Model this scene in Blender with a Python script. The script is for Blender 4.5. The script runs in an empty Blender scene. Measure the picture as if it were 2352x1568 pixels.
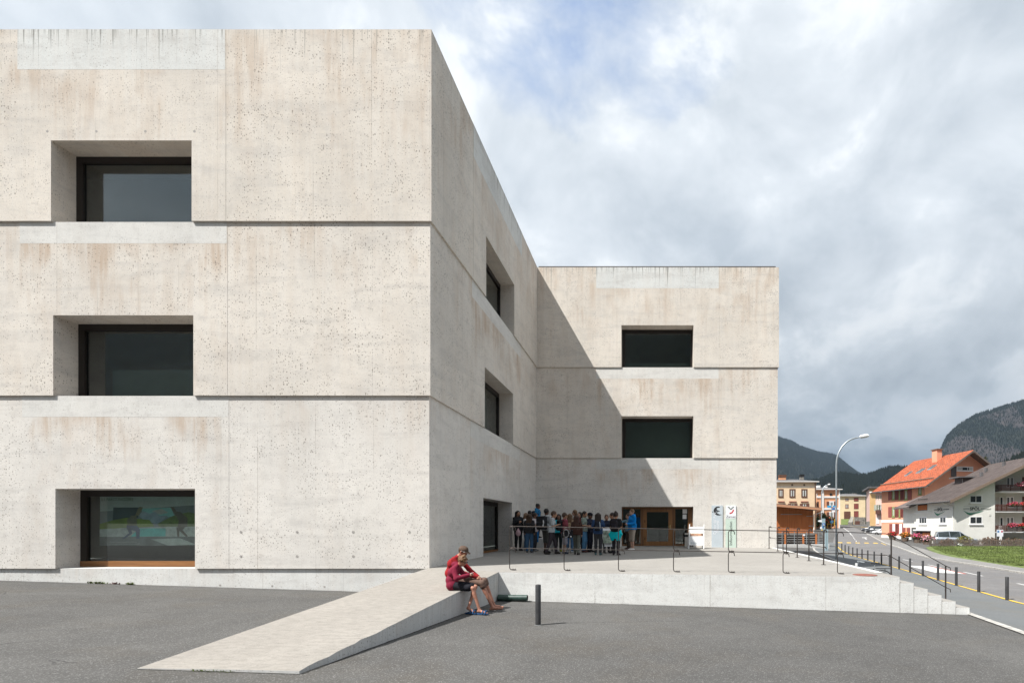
import bpy, bmesh, math, random
import numpy as np
from mathutils import Vector, Matrix
random.seed(7); RNG = np.random.default_rng(7)
SC = bpy.context.scene
COL = SC.collection
PI = math.pi
# ------------------------------------------------------------------ camera, sky, sun, exposure
EYE = 1.70; FPX = 1169.0; VPX, VPY = 1499.0, 1208.0      # eye height, focal length and vanishing point of the one-point view
cd = bpy.data.cameras.new('camera'); cam = bpy.data.objects.new('camera', cd); COL.objects.link(cam)
cam.location = (0, 0, EYE); cam.rotation_euler = (PI/2, 0, 0)
cd.sensor_width = 36; cd.lens = FPX/2352*36
cd.shift_x = (1176-VPX)/2352; cd.shift_y = (VPY-784)/2352
cd.clip_start = .1; cd.clip_end = 30000
SC.camera = cam
SUN = Vector((1.0, .73, -1.76)).normalized()             # direction in which the sunlight travels
W = bpy.data.worlds.new('World'); SC.world = W; W.use_nodes = True

def nd(nt, typ, ins=None, **props):
    n = nt.nodes.new(typ)
    for k, v in props.items(): setattr(n, k, v)
    for k, v in (ins or {}).items():
        s = n.inputs[k]
        if isinstance(v, bpy.types.NodeSocket): nt.links.new(v, s)
        else: s.default_value = v
    return n
def mth(nt, op, a, b=0.0, c=None, clamp=False):
    n = nd(nt, 'ShaderNodeMath', {0: a, 1: b}, operation=op, use_clamp=clamp)
    if c is not None:
        if isinstance(c, bpy.types.NodeSocket): nt.links.new(c, n.inputs[2])
        else: n.inputs[2].default_value = c
    return n.outputs[0]
def mixc(nt, f, a, b, blend='MIX'):
    n = nt.nodes.new('ShaderNodeMix'); n.data_type = 'RGBA'; n.blend_type = blend
    for i, v in ((0, f), (6, a), (7, b)):
        s = n.inputs[i]
        if isinstance(v, bpy.types.NodeSocket): nt.links.new(v, s)
        elif i == 0: s.default_value = v
        else: s.default_value = (*v[:3], 1)
    return n.outputs[2]
def ramp(nt, f, stops, interp='LINEAR'):
    n = nd(nt, 'ShaderNodeValToRGB', {0: f}); cr = n.color_ramp; cr.interpolation = interp
    while len(cr.elements) < len(stops): cr.elements.new(.5)
    for e, (p, c) in zip(cr.elements, stops):
        e.position = p; e.color = (c, c, c, 1) if not hasattr(c, '__len__') else (*c[:3], 1)
    return n.outputs[0]
def mrange(nt, v, a, b, c=0.0, d=1.0):
    return nd(nt, 'ShaderNodeMapRange', {0: v, 1: a, 2: b, 3: c, 4: d}).outputs[0]
def noise(nt, vec, scale, detail=3, rough=.55, dist=0.0, dim='3D'):
    return nd(nt, 'ShaderNodeTexNoise', {'Vector': vec, 'Scale': scale, 'Detail': detail, 'Roughness': rough, 'Distortion': dist}, noise_dimensions=dim).outputs[0]
def vmul(nt, vec, s):
    return nd(nt, 'ShaderNodeVectorMath', {0: vec, 1: s}, operation='MULTIPLY').outputs[0]
def vadd(nt, vec, s):
    return nd(nt, 'ShaderNodeVectorMath', {0: vec, 1: s}, operation='ADD').outputs[0]

def build_world():
    nt = W.node_tree; nt.nodes.clear()
    sky = nd(nt, 'ShaderNodeTexSky', sky_type='NISHITA', sun_disc=False)
    sky.sun_elevation = math.asin(-SUN.z); sky.sun_rotation = math.atan2(-SUN.x, -SUN.y)
    sky.altitude = 1400; sky.air_density = 1.0; sky.dust_density = .6; sky.ozone_density = 1.2
    tc = nd(nt, 'ShaderNodeTexCoord').outputs['Generated']
    sp = nd(nt, 'ShaderNodeSeparateXYZ', {0: tc})
    el = mth(nt, 'MAXIMUM', sp.outputs[2], 0.0)
    inv = mth(nt, 'DIVIDE', 1.0, mth(nt, 'ADD', el, .30))
    px = mth(nt, 'MULTIPLY', sp.outputs[0], inv); py = mth(nt, 'MULTIPLY', sp.outputs[1], inv)
    p = nd(nt, 'ShaderNodeCombineXYZ', {0: px, 1: py, 2: 0.0}).outputs[0]
    p = vadd(nt, p, SKY_OFF)
    tilt = vmul(nt, p, (1.15, 1.0, 1))
    big = noise(nt, tilt, .85, 5, .5, .5, '2D')                                # where the cover opens
    d3 = vadd(nt, vmul(nt, tc, (1, 1, 1.35)), SKY_OFF2)
    med = mth(nt, 'ADD', mth(nt, 'MULTIPLY', noise(nt, vadd(nt, tilt, (9.1, 3.7, 0)), 1.1, 5, .54, .4, '2D'), .45), mth(nt, 'MULTIPLY', noise(nt, d3, 2.3, 6, .55, .5), .55))      # light and shade in the cloud
    fine = noise(nt, d3, 5.2, 8, .6, .35)                                        # billows
    cover = mrange(nt, mth(nt, 'ADD', big, mth(nt, 'MULTIPLY', mth(nt, 'SUBTRACT', fine, .5), .38)), .225, .37)
    shade = mth(nt, 'ADD', mth(nt, 'MULTIPLY', med, .66), mth(nt, 'MULTIPLY', fine, .34))
    # the cover is thin and bright overhead, thick and grey low over the mountains
    lowt = mrange(nt, el, .10, .48)
    dark = mixc(nt, lowt, (.120, .150, .185), (.55, .61, .675))
    lite = mixc(nt, lowt, (.34, .39, .44), (.86, .91, .96))
    hi = mixc(nt, mrange(nt, shade, .52, .62), lite, mixc(nt, lowt, (.46, .50, .545), (1.12, 1.13, 1.13)))
    cl = mixc(nt, mrange(nt, shade, .40, .55), dark, hi)
    cl = vmul(nt, cl, (CLOUD, CLOUD, CLOUD))
    blue = vmul(nt, sky.outputs[0], (1.75, 1.75, 1.75))
    cover = mth(nt, 'MAXIMUM', cover, mrange(nt, el, .46, .30))       # towards the horizon the layers close up
    colr = mixc(nt, mth(nt, 'ADD', mth(nt, 'MULTIPLY', cover, .76), .24), blue, cl)
    bg = nd(nt, 'ShaderNodeBackground', {'Color': colr, 'Strength': .1})
    out = nd(nt, 'ShaderNodeOutputWorld', {'Surface': bg.outputs[0]})
SKY_OFF = (-9.36, -2.4, 0.0); SKY_OFF2 = (-5.0, 2.0, 1.0); CLOUD = 6.0
build_world()
sd = bpy.data.lights.new('sun', 'SUN'); sd.energy = 4.6; sd.angle = math.radians(.5); sd.color = (1, .98, .94)
sun = bpy.data.objects.new('sun', sd); COL.objects.link(sun); sun.location = (-30, -20, 60)
sun.rotation_euler = SUN.to_track_quat('-Z', 'Y').to_euler()
vs = SC.view_settings; vs.view_transform = 'Standard'; vs.look = 'None'; vs.exposure = .80; vs.gamma = 1; vs.use_curve_mapping = False
SC.render.engine = 'CYCLES'
SC.cycles.use_denoising = True; SC.cycles.max_bounces = 7; SC.cycles.diffuse_bounces = 4; SC.cycles.glossy_bounces = 3
SC.cycles.transparent_max_bounces = 12; SC.cycles.caustics_reflective = False; SC.cycles.caustics_refractive = False

# ------------------------------------------------------------------ helpers: points, meshes, things
def at(px, py, Y):                      # the point at depth Y seen at (px, py) of the photograph at 2352 wide
    return Vector(((px-VPX)*Y/FPX, Y, EYE+(VPY-py)*Y/FPX))
class MB:
    def __init__(s): s.v = []; s.f = []; s.m = []
    def add(s, vs_, fs, mi=0):
        o = len(s.v); s.v += [tuple(p) for p in vs_]; s.f += [tuple(i+o for i in f) for f in fs]; s.m += [mi]*len(fs); return s
    def box(s, a, b, mi=0):
        x0, y0, z0 = a; x1, y1, z1 = b
        return s.add([(x0,y0,z0),(x1,y0,z0),(x1,y1,z0),(x0,y1,z0),(x0,y0,z1),(x1,y0,z1),(x1,y1,z1),(x0,y1,z1)], BOXF, mi)
    def hexa(s, p, mi=0): return s.add(p, BOXF, mi)
    def tube(s, pts, r, n=8, mi=0, caps=True):
        pts = [Vector(p) for p in pts]; rs = r if hasattr(r, '__len__') else [r]*len(pts)
        o = len(s.v); up = None
        for i, p in enumerate(pts):
            t = (pts[min(i+1, len(pts)-1)]-pts[max(i-1, 0)]).normalized()
            if up is None:
                up = Vector((0, 0, 1)) if abs(t.z) < .9 else Vector((1, 0, 0))
            a = t.cross(up).normalized(); b = a.cross(t).normalized(); up = b
            for k in range(n):
                an = 2*PI*k/n; s.v.append(tuple(p+(a*math.cos(an)+b*math.sin(an))*rs[i]))
        for i in range(len(pts)-1):
            for k in range(n):
                s.f.append((o+i*n+k, o+i*n+(k+1) % n, o+(i+1)*n+(k+1) % n, o+(i+1)*n+k)); s.m.append(mi)
        if caps:
            s.f.append(tuple(o+k for k in range(n))[::-1]); s.f.append(tuple(o+(len(pts)-1)*n+k for k in range(n))); s.m += [mi, mi]
        return s
    def lathe(s, prof, c=(0, 0, 0), n=16, mi=0):          # prof: (radius, z)
        o = len(s.v)
        for r, z in prof:
            for k in range(n):
                an = 2*PI*k/n; s.v.append((c[0]+r*math.cos(an), c[1]+r*math.sin(an), c[2]+z))
        for i in range(len(prof)-1):
            for k in range(n):
                s.f.append((o+i*n+k, o+i*n+(k+1) % n, o+(i+1)*n+(k+1) % n, o+(i+1)*n+k)); s.m.append(mi)
        s.f.append(tuple(o+k for k in range(n))[::-1]); s.f.append(tuple(o+(len(prof)-1)*n+k for k in range(n))); s.m += [mi, mi]
        return s
    def prism(s, poly, off, mi=0):                        # poly: 3D ring, extruded by the vector off
        n = len(poly); o = len(s.v); off = Vector(off)
        s.v += [tuple(p) for p in poly]+[tuple(Vector(p)+off) for p in poly]
        s.f += [tuple(o+i for i in range(n)), tuple(o+n+i for i in range(n))[::-1]]
        s.f += [(o+(i+1) % n, o+i, o+n+i, o+n+(i+1) % n) for i in range(n)]; s.m += [mi]*(n+2)
        return s
    def build(s, name, mat, parent=None, smooth=False, bevel=0, local=False):
        me = bpy.data.meshes.new(name); me.from_pydata(s.v, [], s.f)
        mats = mat if isinstance(mat, (list, tuple)) else [mat]
        for m in mats: me.materials.append(M[m] if isinstance(m, str) else m)
        if len(mats) > 1: me.polygons.foreach_set('material_index', s.m)
        if True:
            bm = bmesh.new(); bm.from_mesh(me)
            if bevel:
                bm.normal_update()
                es = [e for e in bm.edges if len(e.link_faces) == 2 and e.calc_face_angle(0) > .5]
                bmesh.ops.bevel(bm, geom=es, offset=bevel, segments=1, affect='EDGES', clamp_overlap=True)
            bmesh.ops.recalc_face_normals(bm, faces=bm.faces); bm.to_mesh(me); bm.free()
        if smooth:
            me.polygons.foreach_set('use_smooth', [True]*len(me.polygons))
            me.set_sharp_from_angle(angle=.7)
        return link(name, me, parent, local)
BOXF = [(0,3,2,1),(4,5,6,7),(0,1,5,4),(1,2,6,5),(2,3,7,6),(3,0,4,7)]
WMX = {}
def link(name, me, parent=None, local=False):
    o = bpy.data.objects.new(name, me); COL.objects.link(o)
    if parent is not None:
        o.parent = parent
        if not local and parent.name in WMX: o.matrix_parent_inverse = WMX[parent.name].inverted()
    return o
def tag(o, label=None, cat=None, group=None, kind=None):
    if label: o['label'] = label
    if cat: o['category'] = cat
    if group: o['group'] = group
    if kind: o['kind'] = kind
    return o
def thing(name, label, cat, loc=(0, 0, 0), rz=0, group=None):
    o = bpy.data.objects.new(name, None); COL.objects.link(o); o.empty_display_size = .2
    o.location = loc; o.rotation_euler = (0, 0, rz)
    WMX[o.name] = Matrix.Translation(Vector(loc)) @ Matrix.Rotation(rz, 4, 'Z')
    return tag(o, label, cat, group)
def box(name, a, b, mat, parent=None, bevel=0): return MB().box(a, b).build(name, mat, parent, bevel=bevel)
def dup(root, loc, rz, label, group=None):
    r = root.copy(); COL.objects.link(r); r.location = loc; r.rotation_euler = (0, 0, rz)
    r['label'] = label
    if group: r['group'] = group
    for ch in root.children:
        c = ch.copy(); COL.objects.link(c); c.parent = r
        for g in ch.children:
            d = g.copy(); COL.objects.link(d); d.parent = c
    return r
class Facade:                            # a vertical wall plane: O corner (x, y), U direction along it, outward normal to the right of U seen from above
    def __init__(s, O, U, flip=False):
        s.O = Vector((O[0], O[1], 0)); s.U = Vector((U[0], U[1], 0)).normalized()
        s.N = Vector((s.U.y, -s.U.x, 0)) * (-1 if flip else 1)
    def p(s, u, z, d=0.0): return s.O+s.U*u+s.N*d+Vector((0, 0, z))
    def uz(s, px, py):                   # where the sight line through (px, py) meets the plane
        k = (px-VPX)/FPX; u = (k*s.O.y-s.O.x)/(s.U.x-k*s.U.y); Y = s.O.y+u*s.U.y
        return u, EYE+(VPY-py)*Y/FPX
    def box(s, mb, u0, u1, z0, z1, d0, d1, mi=0):
        return mb.hexa([s.p(u0,z0,d1), s.p(u1,z0,d1), s.p(u1,z0,d0), s.p(u0,z0,d0), s.p(u0,z1,d1), s.p(u1,z1,d1), s.p(u1,z1,d0), s.p(u0,z1,d0)], mi)
def text(name, body, size, mat, M4, parent=None, align='CENTER', extrude=.002, sx=1.0, bold=0.0):
    cu = bpy.data.curves.new(name, 'FONT'); cu.body = body; cu.size = size; cu.align_x = align; cu.align_y = 'CENTER'; cu.extrude = extrude; cu.resolution_u = 2; cu.offset = bold
    t = bpy.data.objects.new(name, cu); COL.objects.link(t)
    dg = bpy.context.evaluated_depsgraph_get(); me = bpy.data.meshes.new_from_object(t.evaluated_get(dg))
    bpy.data.objects.remove(t)
    me.transform(M4 @ Matrix.Diagonal((sx, 1, 1, 1))); me.materials.clear(); me.materials.append(M[mat])
    me.name = name
    return link(name, me, parent)
def face_m(loc, U=(1, 0, 0), V=(0, 0, 1)):               # matrix that lays flat artwork on a wall: x along U, y along V
    U = Vector(U).normalized(); V = Vector(V).normalized(); N = U.cross(V)
    m = Matrix.Identity(4); m.col[0][:3] = U; m.col[1][:3] = V; m.col[2][:3] = N; m.col[3][:3] = Vector(loc)
    return m

# ------------------------------------------------------------------ materials
M = {}
def newmat(name):
    m = bpy.data.materials.new(name); m.use_nodes = True; M[name] = m; nt = m.node_tree; nt.nodes.clear()
    b = nd(nt, 'ShaderNodeBsdfPrincipled'); o = nd(nt, 'ShaderNodeOutputMaterial', {'Surface': b.outputs[0]})
    return m, nt, b
def simple(name, col, rough=.7, var=.12, scale=6.0, metal=0.0, spec=.4, bump=0.0, bscale=40.0, stretch=(1, 1, 1), coat=0.0):
    m, nt, b = newmat(name)
    P = vmul(nt, nd(nt, 'ShaderNodeNewGeometry').outputs['Position'], stretch)
    n = noise(nt, P, scale, 5, .6)
    c2 = tuple(max(0, c*(1-var*1.6)) for c in col); c3 = tuple(min(1, c*(1+var)) for c in col)
    nt.links.new(mixc(nt, mrange(nt, n, .3, .7), c2, c3), b.inputs['Base Color'])
    b.inputs['Roughness'].default_value = rough; b.inputs['Metallic'].default_value = metal; b.inputs['Specular IOR Level'].default_value = spec
    b.inputs['Coat Weight'].default_value = coat
    if bump:
        bp = nd(nt, 'ShaderNodeBump', {'Height': noise(nt, P, bscale, 4, .6), 'Strength': bump, 'Distance': .01})
        nt.links.new(bp.outputs[0], b.inputs['Normal'])
    return m
def concrete(name, base, ztop, stain=.5, slen=2.2, pores=1.0, seam=1.08, u0=0.0, streak=.0, warm=(.50, .385, .29), rough_tone=.10, porescale=1.0):
    m, nt, b = newmat(name)
    g = nd(nt, 'ShaderNodeNewGeometry'); P3 = g.outputs['Position']
    s = nd(nt, 'ShaderNodeSeparateXYZ', {0: P3}); ns = nd(nt, 'ShaderNodeSeparateXYZ', {0: g.outputs['True Normal']})
    ax, ay, az = (mth(nt, 'ABSOLUTE', ns.outputs[i]) for i in range(3))
    U = mth(nt, 'ADD', mth(nt, 'MULTIPLY', s.outputs[0], mth(nt, 'ADD', ay, az)), mth(nt, 'MULTIPLY', mth(nt, 'ADD', s.outputs[1], 57.3), ax))
    Vv = mth(nt, 'ADD', s.outputs[2], mth(nt, 'MULTIPLY', s.outputs[1], az))
    P = nd(nt, 'ShaderNodeCombineXYZ', {0: U, 1: Vv, 2: 0.0}).outputs[0]
    nz = lambda vec, sc, de, ro=.6, di=0.0: noise(nt, vec, sc, de, ro, di, '2D')
    st = lambda a, c: vmul(nt, P, (a, c, 1))
    big = nz(st(1, .7), .45, 3, .6, .3)
    layer = nz(st(.45, 2.8), 1.1, 4, .62, .5)                 # pour layers
    board = nz(st(8, .3), 1.0, 3)                             # soft vertical boards
    mott = nz(P, 3.5, 5, .7)
    col = mixc(nt, mrange(nt, big, .3, .7), tuple(c*(1-rough_tone) for c in base), tuple(min(.95, c*(1+.5*rough_tone)) for c in base))
    col = mixc(nt, mrange(nt, layer, .48, .78, 0, .34), col, (.40, .385, .37))
    col = mixc(nt, mrange(nt, board, .35, .75, 0, .22), col, (.78, .75, .71))
    col = mixc(nt, mrange(nt, mott, .50, .80, 0, .34), col, (.40, .375, .35))
    col = mixc(nt, mrange(nt, nz(P, 26, 2, .7), .42, .72, 0, .20), col, (.42, .385, .345))
    # run-off stains that start under the joint at ztop and die out below it
    zz = mth(nt, 'SUBTRACT', ztop, s.outputs[2])
    run = nz(st(3.6, .26), 1.0, 5, .72, .25)
    blot = nz(st(.8, .5), 1.0, 2)
    reach = mth(nt, 'MULTIPLY', run, slen*1.9)
    sm = mth(nt, 'MULTIPLY', mrange(nt, mth(nt, 'SUBTRACT', reach, zz), -.25, slen*.85), mth(nt, 'GREATER_THAN', zz, -.01))
    sm = mth(nt, 'MULTIPLY', sm, mrange(nt, blot, .42, .60))
    sm = mth(nt, 'MULTIPLY', sm, mrange(nt, run, .38, .62, .25, 1))
    col = mixc(nt, mth(nt, 'MULTIPLY', sm, stain, clamp=True), col, warm)
    col = mixc(nt, mth(nt, 'MULTIPLY', mrange(nt, nz(st(1.8, .45), .8, 4, .65), .5, .8), .30*stain+.06), col, warm)
    if streak:
        sk = nz(st(11, .12), 1.0, 3, .72)
        sl = mth(nt, 'MULTIPLY', mth(nt, 'POWER', mrange(nt, sk, .46, .78), 2.0), 1.5)
        k = mth(nt, 'MULTIPLY', mrange(nt, mth(nt, 'SUBTRACT', sl, zz), -.02, .45), streak, clamp=True)
        col = mixc(nt, k, col, (.17, .165, .145))
    # formwork joints
    fr = mth(nt, 'FRACT', mth(nt, 'ADD', mth(nt, 'DIVIDE', U, seam), u0+100))
    line = mth(nt, 'LESS_THAN', mth(nt, 'ABSOLUTE', mth(nt, 'SUBTRACT', fr, .5)), .0065)
    line = mth(nt, 'MULTIPLY', line, mrange(nt, nz(st(1.3, .35), .9, 3), .42, .6, 0, .36))
    line = mth(nt, 'MULTIPLY', line, mth(nt, 'LESS_THAN', az, .3))
    col = mixc(nt, line, col, (.30, .26, .22))
    # air holes, in loose clusters
    gate = mrange(nt, nz(st(1, 1.3), .9, 4, .70, .4), .30, .62, .22, 1.0)
    ph = None
    for sc, r0, w in ((5.6*porescale, .078, 1.0), (11.0*porescale, .150, 1.0), (22.0*porescale, .235, .95)):
        vo = nd(nt, 'ShaderNodeTexVoronoi', {'Vector': st(1, .66), 'Scale': sc, 'Randomness': 1.0}, voronoi_dimensions='2D')
        sel = mth(nt, 'MULTIPLY', gate, mrange(nt, nd(nt, 'ShaderNodeSeparateColor', {0: vo.outputs['Color']}).outputs[0], .45, 1.0))
        h = mth(nt, 'MULTIPLY', mrange(nt, mth(nt, 'SUBTRACT', mth(nt, 'MULTIPLY', sel, r0*1.35), vo.outputs['Distance']), 0, .03), w*pores, clamp=True)
        ph = h if ph is None else mth(nt, 'MAXIMUM', ph, h)
    col = mixc(nt, mth(nt, 'MULTIPLY', ph, .70), col, (.13, .105, .085))
    nt.links.new(col, b.inputs['Base Color'])
    b.inputs['Roughness'].default_value = .88; b.inputs['Specular IOR Level'].default_value = .22
    bp = nd(nt, 'ShaderNodeBump', {'Height': mth(nt, 'SUBTRACT', mth(nt, 'MULTIPLY', mott, .8), ph), 'Strength': .3, 'Distance': .012}); nt.links.new(bp.outputs[0], b.inputs['Normal'])
    return m
def asphalt(name, a, c, speck=.5, patch=.5, crack=0.0):
    m, nt, b = newmat(name)
    P = nd(nt, 'ShaderNodeNewGeometry').outputs['Position']
    nz = lambda vec, sc, de, ro=.6, di=0.0: noise(nt, vec, sc, de, ro, di, '2D')
    big = nz(P, .22, 4, .62, .6); midn = nz(P, 1.6, 5, .68); fin = nz(P, 60, 3, .8)
    vo = nd(nt, 'ShaderNodeTexVoronoi', {'Vector': P, 'Scale': 85.0}, voronoi_dimensions='2D'); cc = nd(nt, 'ShaderNodeSeparateColor', {0: vo.outputs['Color']})
    col = mixc(nt, mrange(nt, big, .32, .68), a, c)
    col = mixc(nt, mrange(nt, midn, .45, .75, 0, patch), col, tuple(x*.74 for x in a))
    col = mixc(nt, mrange(nt, nz(vadd(nt, P, (31, 7, 0)), .5, 5, .65), .5, .72, 0, .42), col, (a[0]*1.16, a[1]*1.03, a[2]*.86))
    col = mixc(nt, mrange(nt, fin, .35, .7, 0, speck), col, tuple(x*.45 for x in a))
    col = mixc(nt, mrange(nt, cc.outputs[0], .82, .97, 0, speck*.7), col, (.36, .35, .34))
    if crack:
        w = nd(nt, 'ShaderNodeTexVoronoi', {'Vector': vadd(nt, P, (.3, .1, 0)), 'Scale': .28}, feature='DISTANCE_TO_EDGE', voronoi_dimensions='2D')
        jit = mth(nt, 'ADD', w.outputs[0], mth(nt, 'MULTIPLY', mth(nt, 'SUBTRACT', midn, .5), .10))
        k = mth(nt, 'MULTIPLY', mth(nt, 'LESS_THAN', mth(nt, 'ABSOLUTE', jit), .004), mrange(nt, big, .5, .6, 0, crack))
        col = mixc(nt, k, col, (.03, .03, .03))
    nt.links.new(col, b.inputs['Base Color']); b.inputs['Roughness'].default_value = .92; b.inputs['Specular IOR Level'].default_value = .2
    bp = nd(nt, 'ShaderNodeBump', {'Height': fin, 'Strength': .5, 'Distance': .006}); nt.links.new(bp.outputs[0], b.inputs['Normal'])
    return m
def glass(name, tint=(.78, .84, .82), r0=.10):
    m, nt, b = newmat(name); nt.nodes.remove(b)
    ge = nd(nt, 'ShaderNodeNewGeometry'); c = mth(nt, 'ABSOLUTE', nd(nt, 'ShaderNodeVectorMath', {0: ge.outputs['Incoming'], 1: ge.outputs['Normal']}, operation='DOT_PRODUCT').outputs['Value'])
    fr = mth(nt, 'ADD', r0, mth(nt, 'MULTIPLY', 1-r0, mth(nt, 'POWER', mth(nt, 'SUBTRACT', 1.0, c, clamp=True), 5.0)))
    t = nd(nt, 'ShaderNodeBsdfTransparent', {'Color': (*tint, 1)}); gl = nd(nt, 'ShaderNodeBsdfGlossy', {'Color': (.95, .97, .97, 1), 'Roughness': 0.0})
    mx = nd(nt, 'ShaderNodeMixShader', {0: fr, 1: t.outputs[0], 2: gl.outputs[0]})
    out = [n for n in nt.nodes if n.type == 'OUTPUT_MATERIAL'][0]; nt.links.new(mx.outputs[0], out.inputs[0])
    return m
def wood(name, a, c, scale=1.0, along=2, rough=.6):
    m, nt, b = newmat(name); P = nd(nt, 'ShaderNodeNewGeometry').outputs['Position']
    st = [14*scale]*3; st[along] = .8*scale
    n = noise(nt, vmul(nt, P, tuple(st)), 1.0, 6, .65, .4)
    nt.links.new(mixc(nt, mrange(nt, n, .3, .7), a, c), b.inputs['Base Color']); b.inputs['Roughness'].default_value = rough
    return m
def plaster(name, col, var=.06): return simple(name, col, .9, var, .5, bump=.25, bscale=18, spec=.2)

# three storeys of exposed concrete, each with its own pour tone
BASE = [(.725, .690, .642), (.72, .665, .595), (.715, .655, .578)]
ZT = [4.62, 9.22, 13.80]
for i in range(3):
    concrete('concrete_bay_%d' % i, BASE[i], ZT[i], stain=(.70, .85, .55)[i], slen=(1.0, 1.6, 2.0)[i], pores=(.75, .9, .6)[i], u0=(.18, .18, .18)[i])
    concrete('concrete_side_%d' % i, BASE[i], (5.18, 9.79, 14.86)[i], stain=(.25, .42, .55)[i], slen=(1.2, 1.7, 3.4)[i], pores=(.85, 1.0, 1.0)[i], seam=1.55, u0=.31, streak=(0, 0, .35)[i])
concrete('concrete_inset', (.69, .70, .68), 14.86, stain=.12, slen=.8, pores=.55, seam=1.08, u0=.18, streak=.7, rough_tone=.07)
concrete('concrete_inset_low', (.70, .685, .65), 30, stain=.05, slen=.1, pores=.35, seam=1.08, u0=.18, rough_tone=.08)
concrete('concrete_plinth', (.69, .69, .67), .57, stain=.18, slen=.3, pores=.5, seam=1.08, u0=.18, streak=.12)
concrete('concrete_low_wall', (.77, .77, .745), .50, stain=.10, slen=.3, pores=.45, seam=2.9, streak=.10, warm=(.40, .37, .33), porescale=1.5)
concrete('concrete_ramp_side', (.52, .52, .51), .3, stain=.15, slen=.3, pores=.8, seam=.9, streak=.3, porescale=1.6)
def slab_mat(name, base, grain):
    m, nt, b = newmat(name); P = nd(nt, 'ShaderNodeNewGeometry').outputs['Position']
    big = noise(nt, P, .5, 4, .65, .4, '2D'); br = noise(nt, vmul(nt, P, (5, 13, 8)), 1.0, 3, .7, 0, '2D'); fin = noise(nt, P, 45, 2, .7, 0, '2D'); sp = noise(nt, P, 16, 3, .7, 0, '2D')
    col = mixc(nt, mrange(nt, big, .3, .7), tuple(c*.90 for c in base), tuple(c*1.06 for c in base))
    col = mixc(nt, mrange(nt, br, .4, .75, 0, grain), col, tuple(c*.62 for c in base))
    col = mixc(nt, mrange(nt, sp, .56, .74, 0, .45*grain+.1), col, tuple(c*.5 for c in base))
    col = mixc(nt, mrange(nt, fin, .4, .75, 0, .35), col, tuple(min(1, c*1.25) for c in base))
    nt.links.new(col, b.inputs['Base Color']); b.inputs['Roughness'].default_value = .92; b.inputs['Specular IOR Level'].default_value = .2
    bp = nd(nt, 'ShaderNodeBump', {'Height': mth(nt, 'ADD', br, fin), 'Strength': .55, 'Distance': .008}); nt.links.new(bp.outputs[0], b.inputs['Normal'])
slab_mat('terrace_floor', (.295, .278, .255), .45)
slab_mat('ramp_floor', (.295, .272, .243), .6)
asphalt('asphalt_plaza', (.090, .087, .083), (.122, .118, .112), speck=.5, patch=.5, crack=.55)
asphalt('asphalt_pavement', (.135, .142, .145), (.16, .165, .166), speck=.35, patch=.3)
asphalt('asphalt_road', (.155, .150, .150), (.20, .192, .188), speck=.4, patch=.55, crack=.8)
asphalt('sidewalk_far', (.20, .195, .188), (.26, .25, .238), speck=.4, patch=.4)
simple('kerb_stone', (.42, .40, .37), .9, .3, 8)
simple('paint_white', (.58, .57, .55), .75, .12, 3)
simple('paint_yellow', (.72, .46, .05), .75, .14, 3)
simple('paint_red', (.52, .12, .09), .75, .14, 3)
simple('bronze', (.016, .011, .008), .45, .1, 5)
wood('oak', (.17, .07, .022), (.30, .135, .045), along=0, rough=.45)
wood('oak_upright', (.12, .052, .018), (.22, .10, .034), along=2, rough=.45)
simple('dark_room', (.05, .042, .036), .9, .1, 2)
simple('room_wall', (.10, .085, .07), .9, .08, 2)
glass('window_glass')
simple('cap_metal', (.05, .048, .045), .5, .1, 4)
simple('roof_gravel', (.30, .29, .28), .95, .2, 20)
simple('steel_dark', (.062, .052, .047), .5, .25, 9, metal=.55)
simple('bollard_grey', (.050, .050, .052), .45, .18, 7, spec=.5, metal=.2)
simple('galvanised', (.42, .46, .48), .4, .12, 9, metal=.6)
simple('rust_red', (.24, .085, .06), .75, .2, 12)
simple('white_enamel', (.80, .80, .79), .5, .04, 3)
simple('black', (.012, .012, .013), .6, .1, 6)
simple('ink_dark', (.03, .032, .034), .7, .1, 6)
simple('print_white', (.80, .81, .82), .6, .03, 3)

# ------------------------------------------------------------------ ground
GX = [-4000, -60, 24, 6000]; GXZ = [v*-.031 for v in (-60, -60, 24, 24)]
GY = [-3000, -10, 16, 45, 57, 64, 80, 107, 150, 185, 300, 9000]
GYZ = [-.044+.185, -.044+.185, -.34, -.34, .04, .08, .32, .66, 2.44, 3.06, 3.66, 3.66]
def g(x, y): return float(np.interp(x, GX, GXZ)+np.interp(y, GY, GYZ))
xs = sorted(set(GX+list(np.arange(-60, 90, 6.0))+[120, 200, 400, 1000])); ys = sorted(set(GY+list(np.arange(-10, 190, 5.0))+[-60, 240, 600, 1500, 4000]))
mb = MB(); nx = len(xs)
mb.v = [(x, y, g(x, y)) for y in ys for x in xs]
mb.f = [(j*nx+i, j*nx+i+1, (j+1)*nx+i+1, (j+1)*nx+i) for j in range(len(ys)-1) for i in range(nx-1)]; mb.m = [0]*len(mb.f)
tag(mb.build('ground', 'asphalt_plaza'), 'grey asphalt forecourt around the concrete building', kind='structure')
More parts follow.
